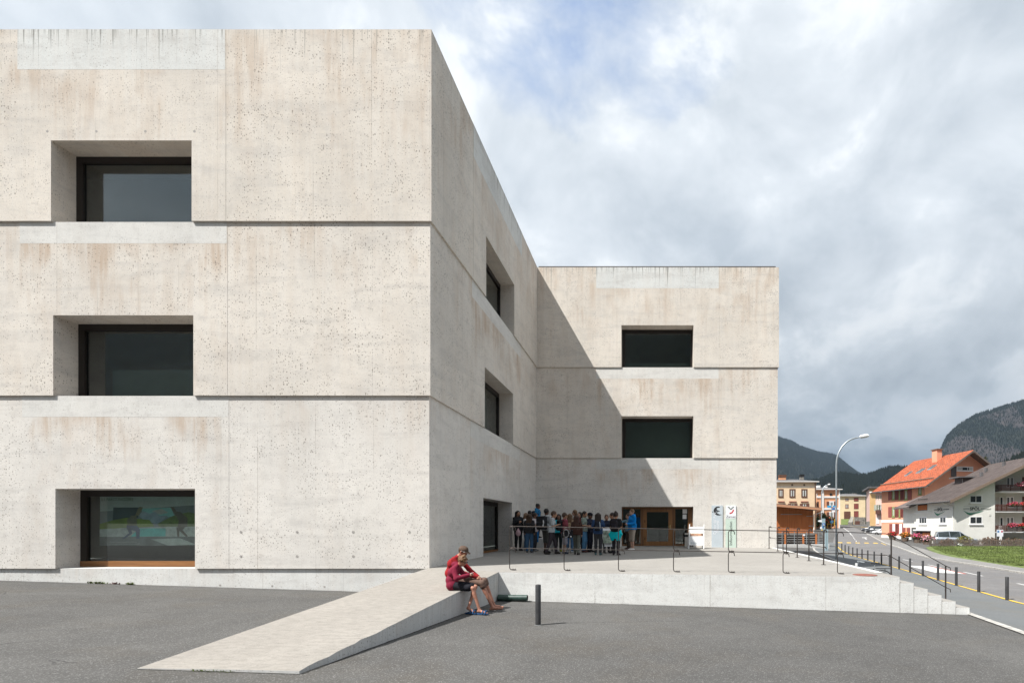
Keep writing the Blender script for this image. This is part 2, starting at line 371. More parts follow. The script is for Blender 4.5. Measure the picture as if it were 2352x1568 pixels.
def strip(name, pts, w0, w1, mat, dz, parent=None, step=1.0, thick=0.0):      # a ribbon along pts from offset w0 to w1 (right positive), draped on the ground
    P = [Vector((p[0], p[1], 0)) for p in pts]; out = []
    for a, b_ in zip(P[:-1], P[1:]):
        n = max(1, int((b_-a).length/step))
        out += [a.lerp(b_, i/n) for i in range(n)]
    out.append(P[-1]); mb = MB(); k = 4 if thick else 2
    for i, p in enumerate(out):
        t = (out[min(i+2, len(out)-1)]-out[max(i-2, 0)]).normalized(); r = Vector((t.y, -t.x, 0))
        a = p+r*w0; b_ = p+r*w1
        mb.v += [(a.x, a.y, g(a.x, a.y)+dz), (b_.x, b_.y, g(b_.x, b_.y)+dz)]
        if thick: mb.v += [(b_.x, b_.y, g(b_.x, b_.y)+dz-thick), (a.x, a.y, g(a.x, a.y)+dz-thick)]
    for i in range(len(out)-1):
        if thick:
            for q in range(4): mb.f.append((i*4+q, i*4+(q+1) % 4, i*4+4+(q+1) % 4, i*4+4+q))
        else: mb.f.append((i*2, i*2+1, i*2+3, i*2+2))
    if thick: mb.f += [(0, 1, 2, 3), tuple(len(mb.v)-4+q for q in (3, 2, 1, 0))]
    mb.m = [0]*len(mb.f)
    return mb.build(name, mat, parent)
ROAD = [(7.2, -18), (11.05, 0), (14.45, 16.4), (17.0, 28), (21.4, 49), (24.6, 60), (27.9, 70), (32.6, 83), (39.7, 102), (45.6, 119), (51.5, 138), (56, 152), (59, 166)]
ROADSH = [(x+.3, y) for x, y in ROAD]
road = strip('road', ROADSH, -3.2, 3.25, 'asphalt_road', .020); tag(road, 'grey asphalt village road curving towards the houses', kind='structure')
pave = strip('pavement', ROADSH[:7], -5.75, -3.2, 'asphalt_pavement', .012); tag(pave, 'smooth blue-grey asphalt pavement beside the bollards', kind='structure')
strip('kerb_strip', ROADSH[:7], -5.95, -5.75, 'kerb_stone', .022, pave)
strip('yellow_line', ROADSH[:6], -3.25, -3.13, 'paint_yellow', .026, road)
sw = strip('sidewalk', ROADSH[2:10], 3.42, 5.4, 'sidewalk_far', .10); tag(sw, 'pale asphalt sidewalk along the far side of the road', kind='structure')
strip('kerb', ROADSH[2:10], 3.24, 3.42, 'kerb_stone', .115, sw, thick=.2)
# centre dashes: walk along the road
def walk(pts):
    d = 0; res = []
    for a, b_ in zip(pts[:-1], pts[1:]):
        L = math.dist(a, b_); n = int(L/.5)
        for i in range(n): res.append((d+L*i/n, a[0]+(b_[0]-a[0])*i/n, a[1]+(b_[1]-a[1])*i/n))
        d += L
    return res
WK = walk(ROADSH)
def seg(d0, d1): return [(x, y) for d, x, y in WK if d0 <= d <= d1]
d = 20.0
while d < 122:
    sp_ = seg(d, d+3.1)
    if not 96.5 < d+1 < 93: strip('lane_dash', sp_, -.07, .07, 'paint_white', .027, road)
    d += 6.2
strip('lane_line', seg(124, 166), -.09, .09, 'paint_white', .028, road)
cross = [p for p in WK if p[2] > 68.2][0]
for k in range(5):
    o_ = -2.55+k*1.12
    strip('crossing_bar', seg(cross[0], cross[0]+2.3), o_, o_+.55, 'paint_yellow', .027, road)
strip('yellow_guide', seg(cross[0]-4.5, cross[0]+2), 2.9, 3.02, 'paint_yellow', .027, road)
strip('arrow_stem', seg(cross[0]+14, cross[0]+21), 1.7, 1.9, 'paint_white', .027, road)
strip('arrow_head', seg(cross[0]+21, cross[0]+24), 1.4, 2.2, 'paint_white', .027, road)
tri = seg(46, 52); strip('warning_triangle', tri, -1.9, -.5, 'paint_white', .026, road); strip('triangle_edge', seg(45.2, 46), -2.0, -.4, 'paint_red', .0275, road); strip('triangle_edge', seg(46, 52), -.5, -.35, 'paint_red', .0275, road)
strip('stop_line', [(52.5, 148.0), (60.0, 146.5)], -.2, .2, 'paint_yellow', .03, road); strip('stop_line', [(60.0, 146.5), (58.5, 128)], -.15, .15, 'paint_yellow', .03, road)

# ------------------------------------------------------------------ the concrete building
ZL = [.572, 5.18, 9.79, 14.865]; STEP = .05; TH = .60
YF, XS, YB, XR, XLFT = 13.60, -5.968, 26.0, 6.33, -22.42     # planes of the ground storey
bld = thing('visitor_centre', 'large pale exposed-concrete building of two joined cubes with deep-set windows', 'building', (XS, YB, .5))
def boxp(name, F, u0, u1, z0, z1, d0, d1, mat, parent, bevel=0):
    mb = MB(); F.box(mb, u0, u1, z0, z1, d0, d1); return mb.build(name, mat, parent, bevel=bevel)
def window(F, i, w0, w1, z0, z1, d, parent, wood_sill=False):
    """frame and pane of one picture window, glass plane at depth d below the storey face"""
    off = STEP*i-d; fr = .17
    mb = MB(); t = .10
    F.box(mb, w0, w0+fr, z0, z1, off-t, off); F.box(mb, w1-fr*.55, w1, z0, z1, off-t, off)
    F.box(mb, w0+fr, w1-fr*.55, z1-fr, z1, off-t, off-.002); F.box(mb, w0+fr, w1-fr*.55, z0, z0+.045, off-t, off-.002)
    w = mb.build('window', 'bronze', parent)
    boxp('pane', F, w0+fr, w1-fr*.55, z0+.045, z1-fr, off-.065, off-.053, 'window_glass', w)
    h = .155 if wood_sill else .035
    boxp('wooden_sill', F, w0+.002, w1-.002, z0+.001, z0+h, off-.05, off+.012, 'oak', w)
    return w
def cube_face(F, L, R, wc, ww, panel, ends, openings=(1, 1, 1), plain=False):
    for i in range(3):
        d = STEP*i; z0, z1 = ZL[i], ZL[i+1]
        l = L+ends[0]*STEP*i; r = R+ends[1]*STEP*i
        if plain:
            boxp('wall', F, l, r, z0, z1, d-TH, d, 'concrete_side_%d' % i, bld); continue
        a, c = wc-panel/2, wc+panel/2; w0, w1 = wc-ww/2, wc+ww/2; zh = z0+2.13
        boxp('wall', F, l, a, z0, z1, d-TH, d, 'concrete_side_%d' % i, bld)
        boxp('wall', F, c, r, z0, z1, d-TH, d, 'concrete_side_%d' % i, bld)
        dd = d+.004
        poly = [F.p(a, z0, dd), F.p(w0, z0, dd), F.p(w0, zh, dd), F.p(w1, zh, dd), F.p(w1, z0, dd), F.p(c, z0, dd), F.p(c, z1, dd), F.p(a, z1, dd)]
        mb = MB(); vs_ = poly+[p-F.N*(TH+.002) for p in poly]
        mb.add(vs_, [(0,1,2,7), (7,2,3,6), (6,3,4,5), (15,10,9,8), (14,11,10,15), (13,12,11,14), (1,9,10,2), (2,10,11,3), (3,11,12,4), (0,8,9,1), (4,12,13,5), (5,13,14,6), (6,14,15,7), (7,15,8,0)])
        mb.build('window_bay', 'concrete_bay_%d' % i, bld)
        zi = ZT[i]
        boxp('inset_panel', F, a+.02, c-.02, zi, z1-.003, d-.05, dd+.0015, 'concrete_inset' if i == 2 else 'concrete_inset_low', bld)
        if openings[i] == 1:
            zb = z0+.006 if not (i == 0 and openings == 0) else z0
            window(F, i, w0+.004, w1-.004, zb, zh-.004, .50 if plain else .585, bld, wood_sill=(i == 0))
simple('blind_green', (.085, .10, .092), .8, .06, 2)
FF = Facade((0, YF), (1, 0)); FS = Facade((XS, 0), (0, 1)); FB = Facade((0, YB), (1, 0))
cube_face(FF, XLFT, XS, -14.09, 3.73, 5.54, (-1, 1))
cube_face(FS, YF+TH, YB, 19.76, 3.66, 6.2, (-1, -1))
cube_face(FB, XS-TH, XR, .245, 3.67, 6.27, (0, 1), openings=(0, 1, 1))
for (F_, i_, u_, w_, top_) in ((FF, 1, -14.09, 3.7, 1.0), (FB, 1, .245, 3.6, 2.1), (FB, 2, .245, 3.6, .55), (FF, 2, -14.09, 3.7, .3), (FS, 1, 19.76, 3.6, 2.1), (FS, 2, 19.76, 3.6, 2.1)):
    boxp('blind', F_, u_-w_/2+.45*(F_ is FF), u_+w_/2-.1, ZL[i_]+.05, ZL[i_]+top_, -1.05, -1.0, 'blind_green', bld)
cube_face(Facade((XR, 0), (0, 1)), YB+TH, 42.4, 0, 0, 0, (-1, 1), plain=True)
cube_face(Facade((0, 42.4), (-1, 0)), -XR, 10.0, 0, 0, 0, (-1, 0), plain=True)
cube_face(Facade((XLFT, 0), (0, -1)), -30.0, -YF-TH, 0, 0, 0, (-1, 1), plain=True)
cube_face(Facade((0, 30.0), (-1, 0)), 10.0, -XLFT, 0, 0, 0, (0, 1), plain=True)
box('wall', (-10.6, 30.0, .5), (-10.0, 42.4, 14.86), 'concrete_side_1', bld)
for z in (.45, 5.0, 9.6):
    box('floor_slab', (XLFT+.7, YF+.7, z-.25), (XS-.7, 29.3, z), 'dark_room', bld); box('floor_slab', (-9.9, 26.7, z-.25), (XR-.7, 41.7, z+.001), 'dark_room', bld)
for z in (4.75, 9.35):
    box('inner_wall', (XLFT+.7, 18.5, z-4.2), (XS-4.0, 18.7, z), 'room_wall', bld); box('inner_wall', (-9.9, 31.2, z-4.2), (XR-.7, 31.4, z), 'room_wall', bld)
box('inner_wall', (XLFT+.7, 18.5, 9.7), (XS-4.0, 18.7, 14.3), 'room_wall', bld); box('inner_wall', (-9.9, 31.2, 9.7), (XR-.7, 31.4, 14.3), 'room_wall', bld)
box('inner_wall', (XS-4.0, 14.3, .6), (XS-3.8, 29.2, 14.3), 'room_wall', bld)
rf = box('roof', (XLFT+.5, YF+.5, 14.30), (XS-.5, 29.5, 14.60), 'roof_gravel', bld); box('roof', (-10.0, 26.5, 14.30), (XR-.5, 41.9, 14.601), 'roof_gravel', bld)
box('parapet_cap', (XS+.16, YB-.085, 14.866), (XR-.06, YB+.45, 14.925), 'cap_metal', rf)
box('parapet_cap', (XLFT+.2, YF+.12, 14.866), (XS-.03, YF+.45, 14.885), 'cap_metal', rf)
# plinth under the projecting storeys
box('plinth', (XLFT+.05, YF+STEP, -1.2), (XS-STEP, YF+TH+.4, .569), 'concrete_plinth', bld)
box('plinth', (XS-.7, YF+.9, -1.2), (XS-STEP, YB+.3, .569), 'concrete_plinth', bld)
box('plinth', (XS-.04, YB+STEP, -1.2), (XR-STEP, YB+TH, .569), 'concrete_plinth', bld)
box('plinth', (XR-.6, YB+TH, -1.6), (XR-STEP, 42.3, .569), 'concrete_plinth', bld)
box('threshold', (-1.60, YB-.01, .45), (2.09, YB+.62, .688), 'terrace_floor', bld)
box('threshold', (XS-.62, 17.92, .50), (XS+.01, 21.6, .655), 'terrace_floor', bld)
# tie holes of the formwork: small plugged discs
mb = MB()
for (x, z) in [(-16.05, 12.16), (-14.75, 12.16), (-13.45, 12.16), (-12.15, 12.16)]+[(-11.0+k*1.5, z) for k in range(4) for z in (1.55, .9)]:
    mb.add([(x+.035*math.cos(a), YF-(.105 if z > 9 else .0055), z+.035*math.sin(a)) for a in np.linspace(0, 2*PI, 10)[:-1]], [tuple(range(9))])
for k in range(5):
    x = -11.6+k*1.4; mb.add([(x+.03*math.cos(a), YF+.047, .12+.03*math.sin(a)-.02*k) for a in np.linspace(0, 2*PI, 10)[:-1]], [tuple(range(9))])
simple('tie_plug', (.40, .375, .35), .9, .2, 30)
tag(mb.build('tie_holes', 'tie_plug', bld), kind='stuff')
# ---- entrance in the rear facade
FE = Facade((0, YB+.34), (1, 0)); z0, z1 = .690, 2.70
ent = thing('entrance_frame', None, None); bpy.data.objects.remove(ent); del WMX['entrance_frame']
def ux(px): return (px-VPX)*(YB+.34)/FPX
E0, E1 = -1.586, 2.076
mb = MB(); FE.box(mb, E0, E1, z1-.11, z1, -.12, 0); FE.box(mb, E0, E0+.05, z0, z1-.11, -.12, 0); FE.box(mb, ux(1471), ux(1478), z0, z1-.11, -.12, 0)
FE.box(mb, ux(1544), ux(1551), z0, z1-.11, -.12, 0); FE.box(mb, ux(1580), E1, z0, z1-.11, -.12, 0)
FE.box(mb, E0+.05, ux(1471), z0, z0+.08, -.12, -.003); FE.box(mb, ux(1551), ux(1580), z0, z0+.10, -.12, -.003)
ef = mb.build('entrance', 'oak_upright', bld)
boxp('pane', FE, E0+.05, ux(1471), z0+.08, z1-.11, -.07, -.06, 'window_glass', ef); boxp('pane', FE, ux(1551), ux(1580), z0+.10, z1-.11, -.07, -.06, 'window_glass', ef)
mb = MB(); a, c = ux(1478)+.004, ux(1544)-.004
FE.box(mb, a, a+.17, z0+.01, z1-.12, -.09, .012); FE.box(mb, c-.19, c, z0+.01, z1-.12, -.09, .012); FE.box(mb, a+.17, c-.19, z0+.01, z0+.23, -.09, .010); FE.box(mb, a+.17, c-.19, z1-.26, z1-.12, -.09, .010)
wood('oak_door', (.19, .085, .028), (.30, .14, .05), along=2, rough=.4)
dr = mb.build('door', 'oak_door', bld); boxp('pane', FE, a+.17, c-.19, z0+.23, z1-.26, -.05, -.04, 'window_glass', dr)
mb = MB(); hx = c-.10; FE.box(mb, hx-.025, hx+.025, 1.55, 1.78, .012, .022); hb = FE.p(hx, 1.68, .022)
mb.tube([hb, hb+Vector((0, -.05, 0)), hb+Vector((-.12, -.05, 0))], .011); simple('brass', (.55, .42, .20), .35, .1, 5, metal=.9); mb.build('handle', 'brass', dr)
for hz_ in (1.0, 1.9): boxp('hinge', FE, ux(1480.5), ux(1480.5)+.03, hz_, hz_+.12, .012, .02, 'bronze', dr)
# lobby behind the glass: counter, white notices on the panes
box('lobby_wall', (-3.4, 30.6, .69), (4.2, 30.8, 3.5), 'room_wall', bld)
for (p0, q0, p1, q1) in ((1570, 1166, 1580, 1178.5), (1570, 1180.5, 1579, 1191)):
    boxp('notice', FE, ux(p0-2), ux(p1-2), at(0, q1, YB+.34).z, at(0, q0, YB+.34).z, -.055, -.050, 'print_white', ef)
# poster behind the ground-floor window of the front cube
pst = thing('poster', 'wide mountain-river poster with two skateboarders behind the lowest front window', 'poster', (-14.0, 14.48, 1.1))
PX0, PX1, PZ0, PZ1, PY = -15.70, -12.40, 1.15, 2.55, 14.46
def pp(x, y, k): return (PX0+(PX1-PX0)*x, PY-.0015*k, PZ1-(PZ1-PZ0)*y)
def pz(zx, zy): return ((zx-430)/(2350-430.), (zy-190)/945.)
PRINT = [('paper', (.40, .47, .45), [(430,190),(2350,190),(2350,1135),(430,1135)], 0), ('haze_band', (.17, .19, .20), [(430,480),(2350,330),(2350,980),(430,980)], 1),
 ('dark_slope', (.03, .055, .06), [(650,400),(1080,400),(1060,600),(640,660)], 2), ('sky_patch', (.22, .45, .78), [(1110,420),(1600,405),(1660,560),(1400,620),(1150,540)], 2), ('cloud', (.62, .66, .66), [(1290,470),(1450,430),(1560,500),(1420,540)], 3),
 ('peak', (.25, .30, .36), [(1080,560),(1140,470),(1260,520),(1340,480),(1420,560),(1560,560),(1380,720),(1150,640)], 4), ('meadow', (.17, .22, .03), [(430,720),(660,640),(880,600),(1250,640),(1330,760),(900,800),(430,820)], 5),
 ('forest', (.13, .17, .05), [(1380,720),(1650,560),(1900,490),(2350,620),(2350,770),(1420,770)], 5), ('gravel_bank', (.42, .52, .52), [(430,820),(880,790),(1480,770),(2350,765),(2350,960),(430,965)], 6),
 ('river', (.10, .48, .52), [(1080,800),(1520,800),(1520,955),(940,960)], 7), ('street', (.14, .14, .15), [(430,962),(2350,962),(2350,1135),(430,1135)], 8), ('skate_ramp', (.42, .44, .50), [(1280,1010),(1760,990),(2020,1110),(1560,1130)], 9),
 ('skater', (.16, .14, .09), [(1090,390),(1150,400),(1080,560),(1040,560),(1050,740),(900,760),(880,640),(960,560),(1020,560),(1060,440)], 10), ('skater', (.045, .07, .14), [(880,740),(1050,750),(1100,830),(1090,1000),(1040,1000),(1030,860),(960,830),(970,900),(830,1010),(810,990),(920,890),(880,800)], 10),
 ('skater', (.12, .10, .075), [(1600,390),(1660,400),(1700,480),(1770,490),(1880,600),(1880,760),(1800,800),(1720,780),(1740,650),(1690,560),(1640,470)], 10), ('skater', (.10, .08, .065), [(1700,780),(1840,790),(1800,830),(1890,950),(1860,965),(1750,850),(1745,960),(1715,960)], 10), ('green_mark', (.25, .55, .03), [(2200,930),(2350,930),(2350,1110),(2200,1110)], 11)]
for k, (nm, c, poly, lay) in enumerate(PRINT):
    c = tuple(min(.9, x*2.0+.01) for x in c)
    simple('print_%d' % k, c, .6, .25 if k > 3 else .08, 3.5 if k not in (8, 7) else 12)
    MB().add([pp(*pz(x, y), lay) for x, y in poly], [tuple(range(len(poly)))]).build(nm, 'print_%d' % k, pst)
simple('print_green', (.10, .22, .06), .6); simple('print_pale', (.9, .92, .9), .6)
text('lettering', 'ILS PARCS SVIZZERS', .115, 'print_green', face_m(pp(*pz(455, 252), 12)), pst, 'LEFT', .0003, .9)
text('lettering', 'ADINA EN VOSSA VISCHINANZA', .125, 'print_pale', face_m(pp(*pz(460, 325), 12)), pst, 'LEFT', .0003, .8)
text('lettering', "Ils parcs svizzers: www.parcs-svizzers.ch", .048, 'print_pale', face_m(pp(*pz(600, 1062), 12)), pst, 'LEFT', .0003)
text('lettering', "La campagna d'infurmaziun dal parc naziunal", .048, 'print_pale', face_m(pp(*pz(600, 1098), 12)), pst, 'LEFT', .0003)

# ------------------------------------------------------------------ terrace, ramp, stair
def tz(x, y): return .507-.012*x+.0125*(y-12.8)
TX0, TX1, TY0 = -3.87, 6.22, 12.80
def block(name, ring, topz, zb, mat, parent=None, bevel=0):
    n = len(ring); mb = MB(); mb.v = [(x, y, topz(x, y)) for x, y in ring]+[(x, y, zb) for x, y in ring]
    mb.f = [tuple(range(n)), tuple(range(n, 2*n))[::-1]]+[((i+1) % n, i, n+i, n+(i+1) % n) for i in range(n)]; mb.m = [0]+[1]*(n+1)
    return mb.build(name, mat, parent, bevel=bevel)
ter = block('terrace', [(TX0, TY0), (TX1, TY0), (TX1, YB+.045), (XS-.045, YB+.045), (XS-.045, YF+.14)], tz, -1.5, ['terrace_floor', 'concrete_low_wall'], bevel=.008)
tag(ter, 'raised pale concrete terrace in front of the entrance', kind='structure')
strip_mb = MB()
RAMP_L, RAMP_R0, RAMP_R1, RY = -6.02, -4.12, -3.872, 5.95
# the ramp: gently rising wedge, its lower right edge ragged
n = 40; mb = MB()
for i in range(n+1):
    t = i/n; yl = RY+(YF+.135-RY)*t; yr = RY+(TY0-RY)*t
    zl = g(RAMP_L, RY)+.012+(tz(RAMP_L, YF+.1)-g(RAMP_L, RY)-.012)*t; zr = g(RAMP_R0, RY)+.045+(tz(TX0, TY0)-g(RAMP_R0, RY)-.045)*t
    xr = RAMP_R0+(RAMP_R1-RAMP_R0)*t; jx = random.uniform(-.022, .012) if t < .36 else random.uniform(-.004, .003)
    jz = random.uniform(-.012, .004) if t < .36 else 0
    mb.v += [(RAMP_L, yl, zl), ((RAMP_L+xr)/2, (yl+yr)/2, (zl+zr)/2), (xr+jx, yr+random.uniform(-.01, .01)*(i not in (0, n)), zr+jz), (xr, yr, -1.0), (RAMP_L, yl, -1.0)]
for i in range(n):
    o = i*5
    for a, c, mi in ((0, 1, 0), (1, 2, 0), (2, 3, 1), (4, 0, 1)): mb.f.append((o+a, o+c, o+5+c, o+5+a)); mb.m.append(mi)
mb.f.append((0, 1, 2, 3, 4)); mb.m.append(1)
rmp = mb.build('ramp', ['ramp_floor', 'concrete_ramp_side']); tag(rmp, 'long sloping concrete ramp leading up to the terrace', kind='structure')
# stair at the right end of the terrace
for k in range(5):
    x0 = TX1+k*.353; zt = tz(TX1, TY0)-.155*(k+1)
    block('step', [(x0+(.002 if k == 0 else 0), TY0+.003*(k+1)), (x0+.353, TY0+.003*(k+1)), (x0+.353, TY0+.95), (x0+(.002 if k == 0 else 0), TY0+.95)], lambda x, y, zt=zt: zt, -1.5, ['terrace_floor', 'concrete_low_wall'], ter, bevel=.006)
hat = MB(); hat.lathe([(.30, 0), (.30, .006), (.29, .009)], (5.47, 13.12, tz(5.47, 13.12)+.002), 24); hat.build('drain_cover', 'rust_red', ter)
mb = MB()                                           # edge kerb along the right side
mb.hexa([(TX1-.16, TY0+.95, tz(TX1, TY0+.95)+.001), (TX1+.01, TY0+.95, tz(TX1, TY0+.95)+.001), (TX1+.01, YB-.05, tz(TX1, YB)+.001), (TX1-.16, YB-.05, tz(TX1, YB)+.001)]+[(x, y, tz(x, y)+.012) for x, y in ((TX1-.16, TY0+.95), (TX1+.01, TY0+.95), (TX1+.01, YB-.05), (TX1-.16, YB-.05))])
mb.build('edge_strip', 'concrete_low_wall', ter)

# ------------------------------------------------------------------ railings
def hook_post(mb, x, y, z0, z1, r, hook):            # a bar bent over into a hook at its top and into a foot at its base
    h = hook; c = .05
    pts = [(x+h, y, z0), (x+c, y, z0), (x+c*.3, y, z0+c*.3), (x, y, z0+c), (x, y, z1-c), (x+c*.3, y, z1-c*.3), (x+c, y, z1), (x+h*.75, y, z1), (x+h, y, z1-.03), (x+h+.012, y, z1-.10)]
    mb.tube(pts, r, 8)
rail = thing('railing', 'dark steel railing with hooked posts along the front edge of the terrace', 'railing', (TX0, 13.3, .5))
RYY = 13.30; px_posts = [1170.5, 1295.6, 1420.5, 1547, 1673, 1798.5, 1923.5]
PXS = [(p-VPX)*RYY/FPX for p in px_posts]; R = .0115
rl = lambda x: (1.703-.0175*(x-PXS[0]), 1.132-.0165*(x-PXS[0]))
for x in PXS:
    zt, zm = rl(x); mb = MB()
    hook_post(mb, x, RYY, tz(x, RYY)+.014, zm-.012, R, .15); hook_post(mb, x, RYY, zm+.012, zt-.012, R, .15)
    pst_ = mb.build('post', 'steel_dark', rail, smooth=True)
    mb = MB(); mb.lathe([(.06, 0), (.06, .008)], (x+.12, RYY, tz(x, RYY)+.001), 12)
    for dx in (.09, .15): mb.lathe([(.009, 0), (.009, .03)], (x+dx, RYY, tz(x, RYY)+.009), 6)
    mb.build('foot_plate', 'steel_dark', pst_)
    mb = MB(); mb.box((x+.085, RYY-.012, zm-.04), (x+.10, RYY+.012, zm+.04)); mb.box((x+.085, RYY-.012, zt-.03), (x+.10, RYY+.012, zt+.012)); mb.build('clamp', 'steel_dark', pst_)
xe = (2047-VPX)*RYY/FPX; xe2 = (2172-VPX)*RYY/FPX
for k, nm in ((0, 'top_rail'), (1, 'middle_rail')):
    zA = rl(PXS[0])[k]; zB = rl(xe)[k]-.03*(1); drop = .80
    MB().tube([(PXS[0], RYY-.0, zA), (PXS[-1], RYY, rl(PXS[-1])[k]), (xe-.15, RYY, zB+.01), (xe, RYY, zB-.03), (xe2, RYY, zB-.03-drop), (xe2+.12, RYY, zB-.08-drop), (xe2+.13, RYY, zB-.16-drop)], .0105, 8).build(nm, 'steel_dark', rail, smooth=True)
for x, zb in ((xe, tz(xe, RYY)-.02), (xe2, tz(TX1, TY0)-.155*5)):
    zt = rl(xe)[0]-.06-(0 if x == xe else .80)
    MB().tube([(x, RYY, zb), (x, RYY, zt)], .019, 10).build('post', 'steel_dark', rail, smooth=True)
srail = thing('railing', 'dark steel railing with stout posts along the right edge of the terrace', 'railing', (5.6, 20, .5))
SP = [(5.79, 25.3), (5.68, 23.1), (5.55, 21.1), (5.47, 19.25), (5.42, 17.65), (5.41, 16.1)]
for j, (x, y) in enumerate(SP):
    zb = tz(x, y); mb = MB(); mb.tube([(x, y, zb+.01), (x, y, zb+1.06), (x+.02, y, zb+1.09), (x+.06, y, zb+1.10), (x+.09, y, zb+1.07), (x+.095, y, zb+1.02)], .021, 8)
    po = mb.build('post', 'steel_dark', srail, smooth=True)
    mb = MB(); mb.lathe([(.075, 0), (.075, .012)], (x, y, zb+.001), 14); mb.build('foot_plate', 'steel_dark', po)
    mb = MB(); mb.tube([(x+.0, y, zb+.56), (x+.06, y, zb+.56), (x+.085, y, zb+.50)], .017, 8); mb.build('clamp', 'steel_dark', po)
    if j:
        xp, yp = SP[j-1]
        for hgt, nm in ((1.06, 'top_rail'), (.55, 'middle_rail')): MB().tube([(xp+.03, yp, tz(xp, yp)+hgt), (x+.03, y, zb+hgt)], .011, 6).build(nm, 'steel_dark', srail, smooth=True)

# ------------------------------------------------------------------ bollards, pipe, weeds
def make_bollard():
    t = thing('bollard', 'dark grey round bollard standing alone in the forecourt', 'bollard', (0, 0, 0), 0, 'dark round bollards')
    MB().lathe([(.052, -.05), (.052, .745), (.046, .757), (.02, .762)], n=20).build('post', 'bollard_grey', t, smooth=True, local=True)
    MB().lathe([(.075, 0), (.07, .006), (.054, .009)], n=16).build('base_ring', 'asphalt_pavement', t, local=True)
    return t
bo = make_bollard(); bx_, by_ = (1236-VPX)*9.57/FPX, 9.57; bo.location = (bx_, by_, g(bx_, by_)+.002)
zb6 = [(2202,), (1950,), (1746,), (1591,), (1453,), (1343,), (1250,), (1172,), (1105,), (1045,), (995,), (954,), (913,), (883,), (854,), (827,), (806,)]
ORD = ['nearest', 'second', 'third', 'fourth', 'fifth', 'sixth', 'seventh', 'eighth', 'ninth', 'tenth', 'eleventh', 'twelfth', 'thirteenth', 'fourteenth', 'fifteenth', 'sixteenth', 'farthest']
for k in range(17):
    y = 16.4+2.12*k; x = 11.42+.211*(y-16.4)
    if y > 40: x += .012*(y-40)
    q = dup(bo, (x, y, g(x, y)+.012), .3*k, '%s dark bollard of the row along the yellow line, counted from the front' % ORD[k], 'dark round bollards')
simple('pipe_green', (.030, .062, .050), .4, .3, 8, spec=.5)
pt = thing('drain_pipe', 'dark green plastic pipe lying at the foot of the terrace wall', 'pipe', (-3.5, 12.68, g(-3.5, 12.68)))
zc = g(-3.5, 12.68)+.088
def hollow(x0, x1, r, ri):
    mb = MB(); n = 20; o = 0
    for (x, rr) in ((x0, ri), (x0, r), (x1, r), (x1, ri), (x0+.01, ri)):
        for k in range(n): a = 2*PI*k/n; mb.v.append((x, 12.68+rr*math.cos(a), zc+rr*math.sin(a)))
    for j in range(4):
        for k in range(n): mb.f.append((j*n+k, j*n+(k+1) % n, (j+1)*n+(k+1) % n, (j+1)*n+k)); mb.m.append(0)
    return mb
hollow(-3.84, -3.12, .078, .070).build('tube', 'pipe_green', pt, smooth=True); hollow(-3.845, -3.55, .084, .079).build('socket', 'pipe_green', pt, smooth=True)
simple('weed_leaf', (.14, .18, .045), .7, .35, 20); simple('weed_dry', (.16, .08, .07), .8, .3, 20)
def weed(label, x, y, w, n, mat, sz=.8):
    mb = MB()
    for k in range(n):
        bx = x+random.uniform(-w, w); by = y-random.uniform(0, .05); a = random.uniform(0, 2*PI); L = random.uniform(.05, .12)*sz; zz = g(bx, by)
        dx, dy = math.cos(a)*L*.8, math.sin(a)*L*.5-.02; wd = L*.22; px_, py_ = -math.sin(a)*wd, math.cos(a)*wd
        mb.add([(bx, by, zz), (bx+dx*.5+px_, by+dy*.5+py_, zz+L*.6), (bx+dx, by+dy, zz+L*.75), (bx+dx*.5-px_, by+dy*.5-py_, zz+L*.55)], [(0, 1, 2, 3)])
    tag(mb.build('weed', mat), label, 'weed', 'weeds in the asphalt joints')
weed('spreading green weed at the foot of the plinth below the poster window', -14.85, YF+.03, .28, 60, 'weed_leaf')
weed('small reddish weed between two green ones at the foot of the plinth', -14.35, YF+.03, .12, 26, 'weed_dry')
weed('compact green weed right of the reddish one at the plinth', -13.97, YF+.03, .09, 34, 'weed_leaf')
weed('low green weeds growing along the foot of the ramp', -5.12, RY+.01, .24, 60, 'weed_leaf', .30)

simple('joint_dirt', (.045, .043, .038), .95, .5, 6)
def dirt(pts, w):                               # grit and moss that gather in the joint between wall and asphalt
    mb = MB(); n = 90; P = []
    for a_, c_ in zip(pts[:-1], pts[1:]):
        P += [Vector(a_).lerp(Vector(c_), i/n) for i in range(n)]
    P.append(Vector(pts[-1]))
    for i, p in enumerate(P):
        t = (P[min(i+1, len(P)-1)]-P[max(i-1, 0)]).normalized(); r = Vector((t.y, -t.x)); k = w*random.uniform(.15, 1.0)
        for q in (p, p+r*k): mb.v.append((q.x, q.y, g(q.x, q.y)+.004))
    mb.f = [(2*i, 2*i+1, 2*i+3, 2*i+2) for i in range(len(P)-1)]; mb.m = [0]*len(mb.f)
    tag(mb.build('joint_dirt', 'joint_dirt', bpy.data.objects['ground']), kind='stuff')
dirt([(-3.9, 12.80), (7.98, 12.80)], .035); dirt([(-22.0, YF+STEP), (-6.05, YF+STEP)], .03); dirt([(RAMP_R0+.01, RY), (RAMP_R1+.01, 12.8)], .03); dirt([(RAMP_L, RY), (RAMP_R0, RY)], .025)
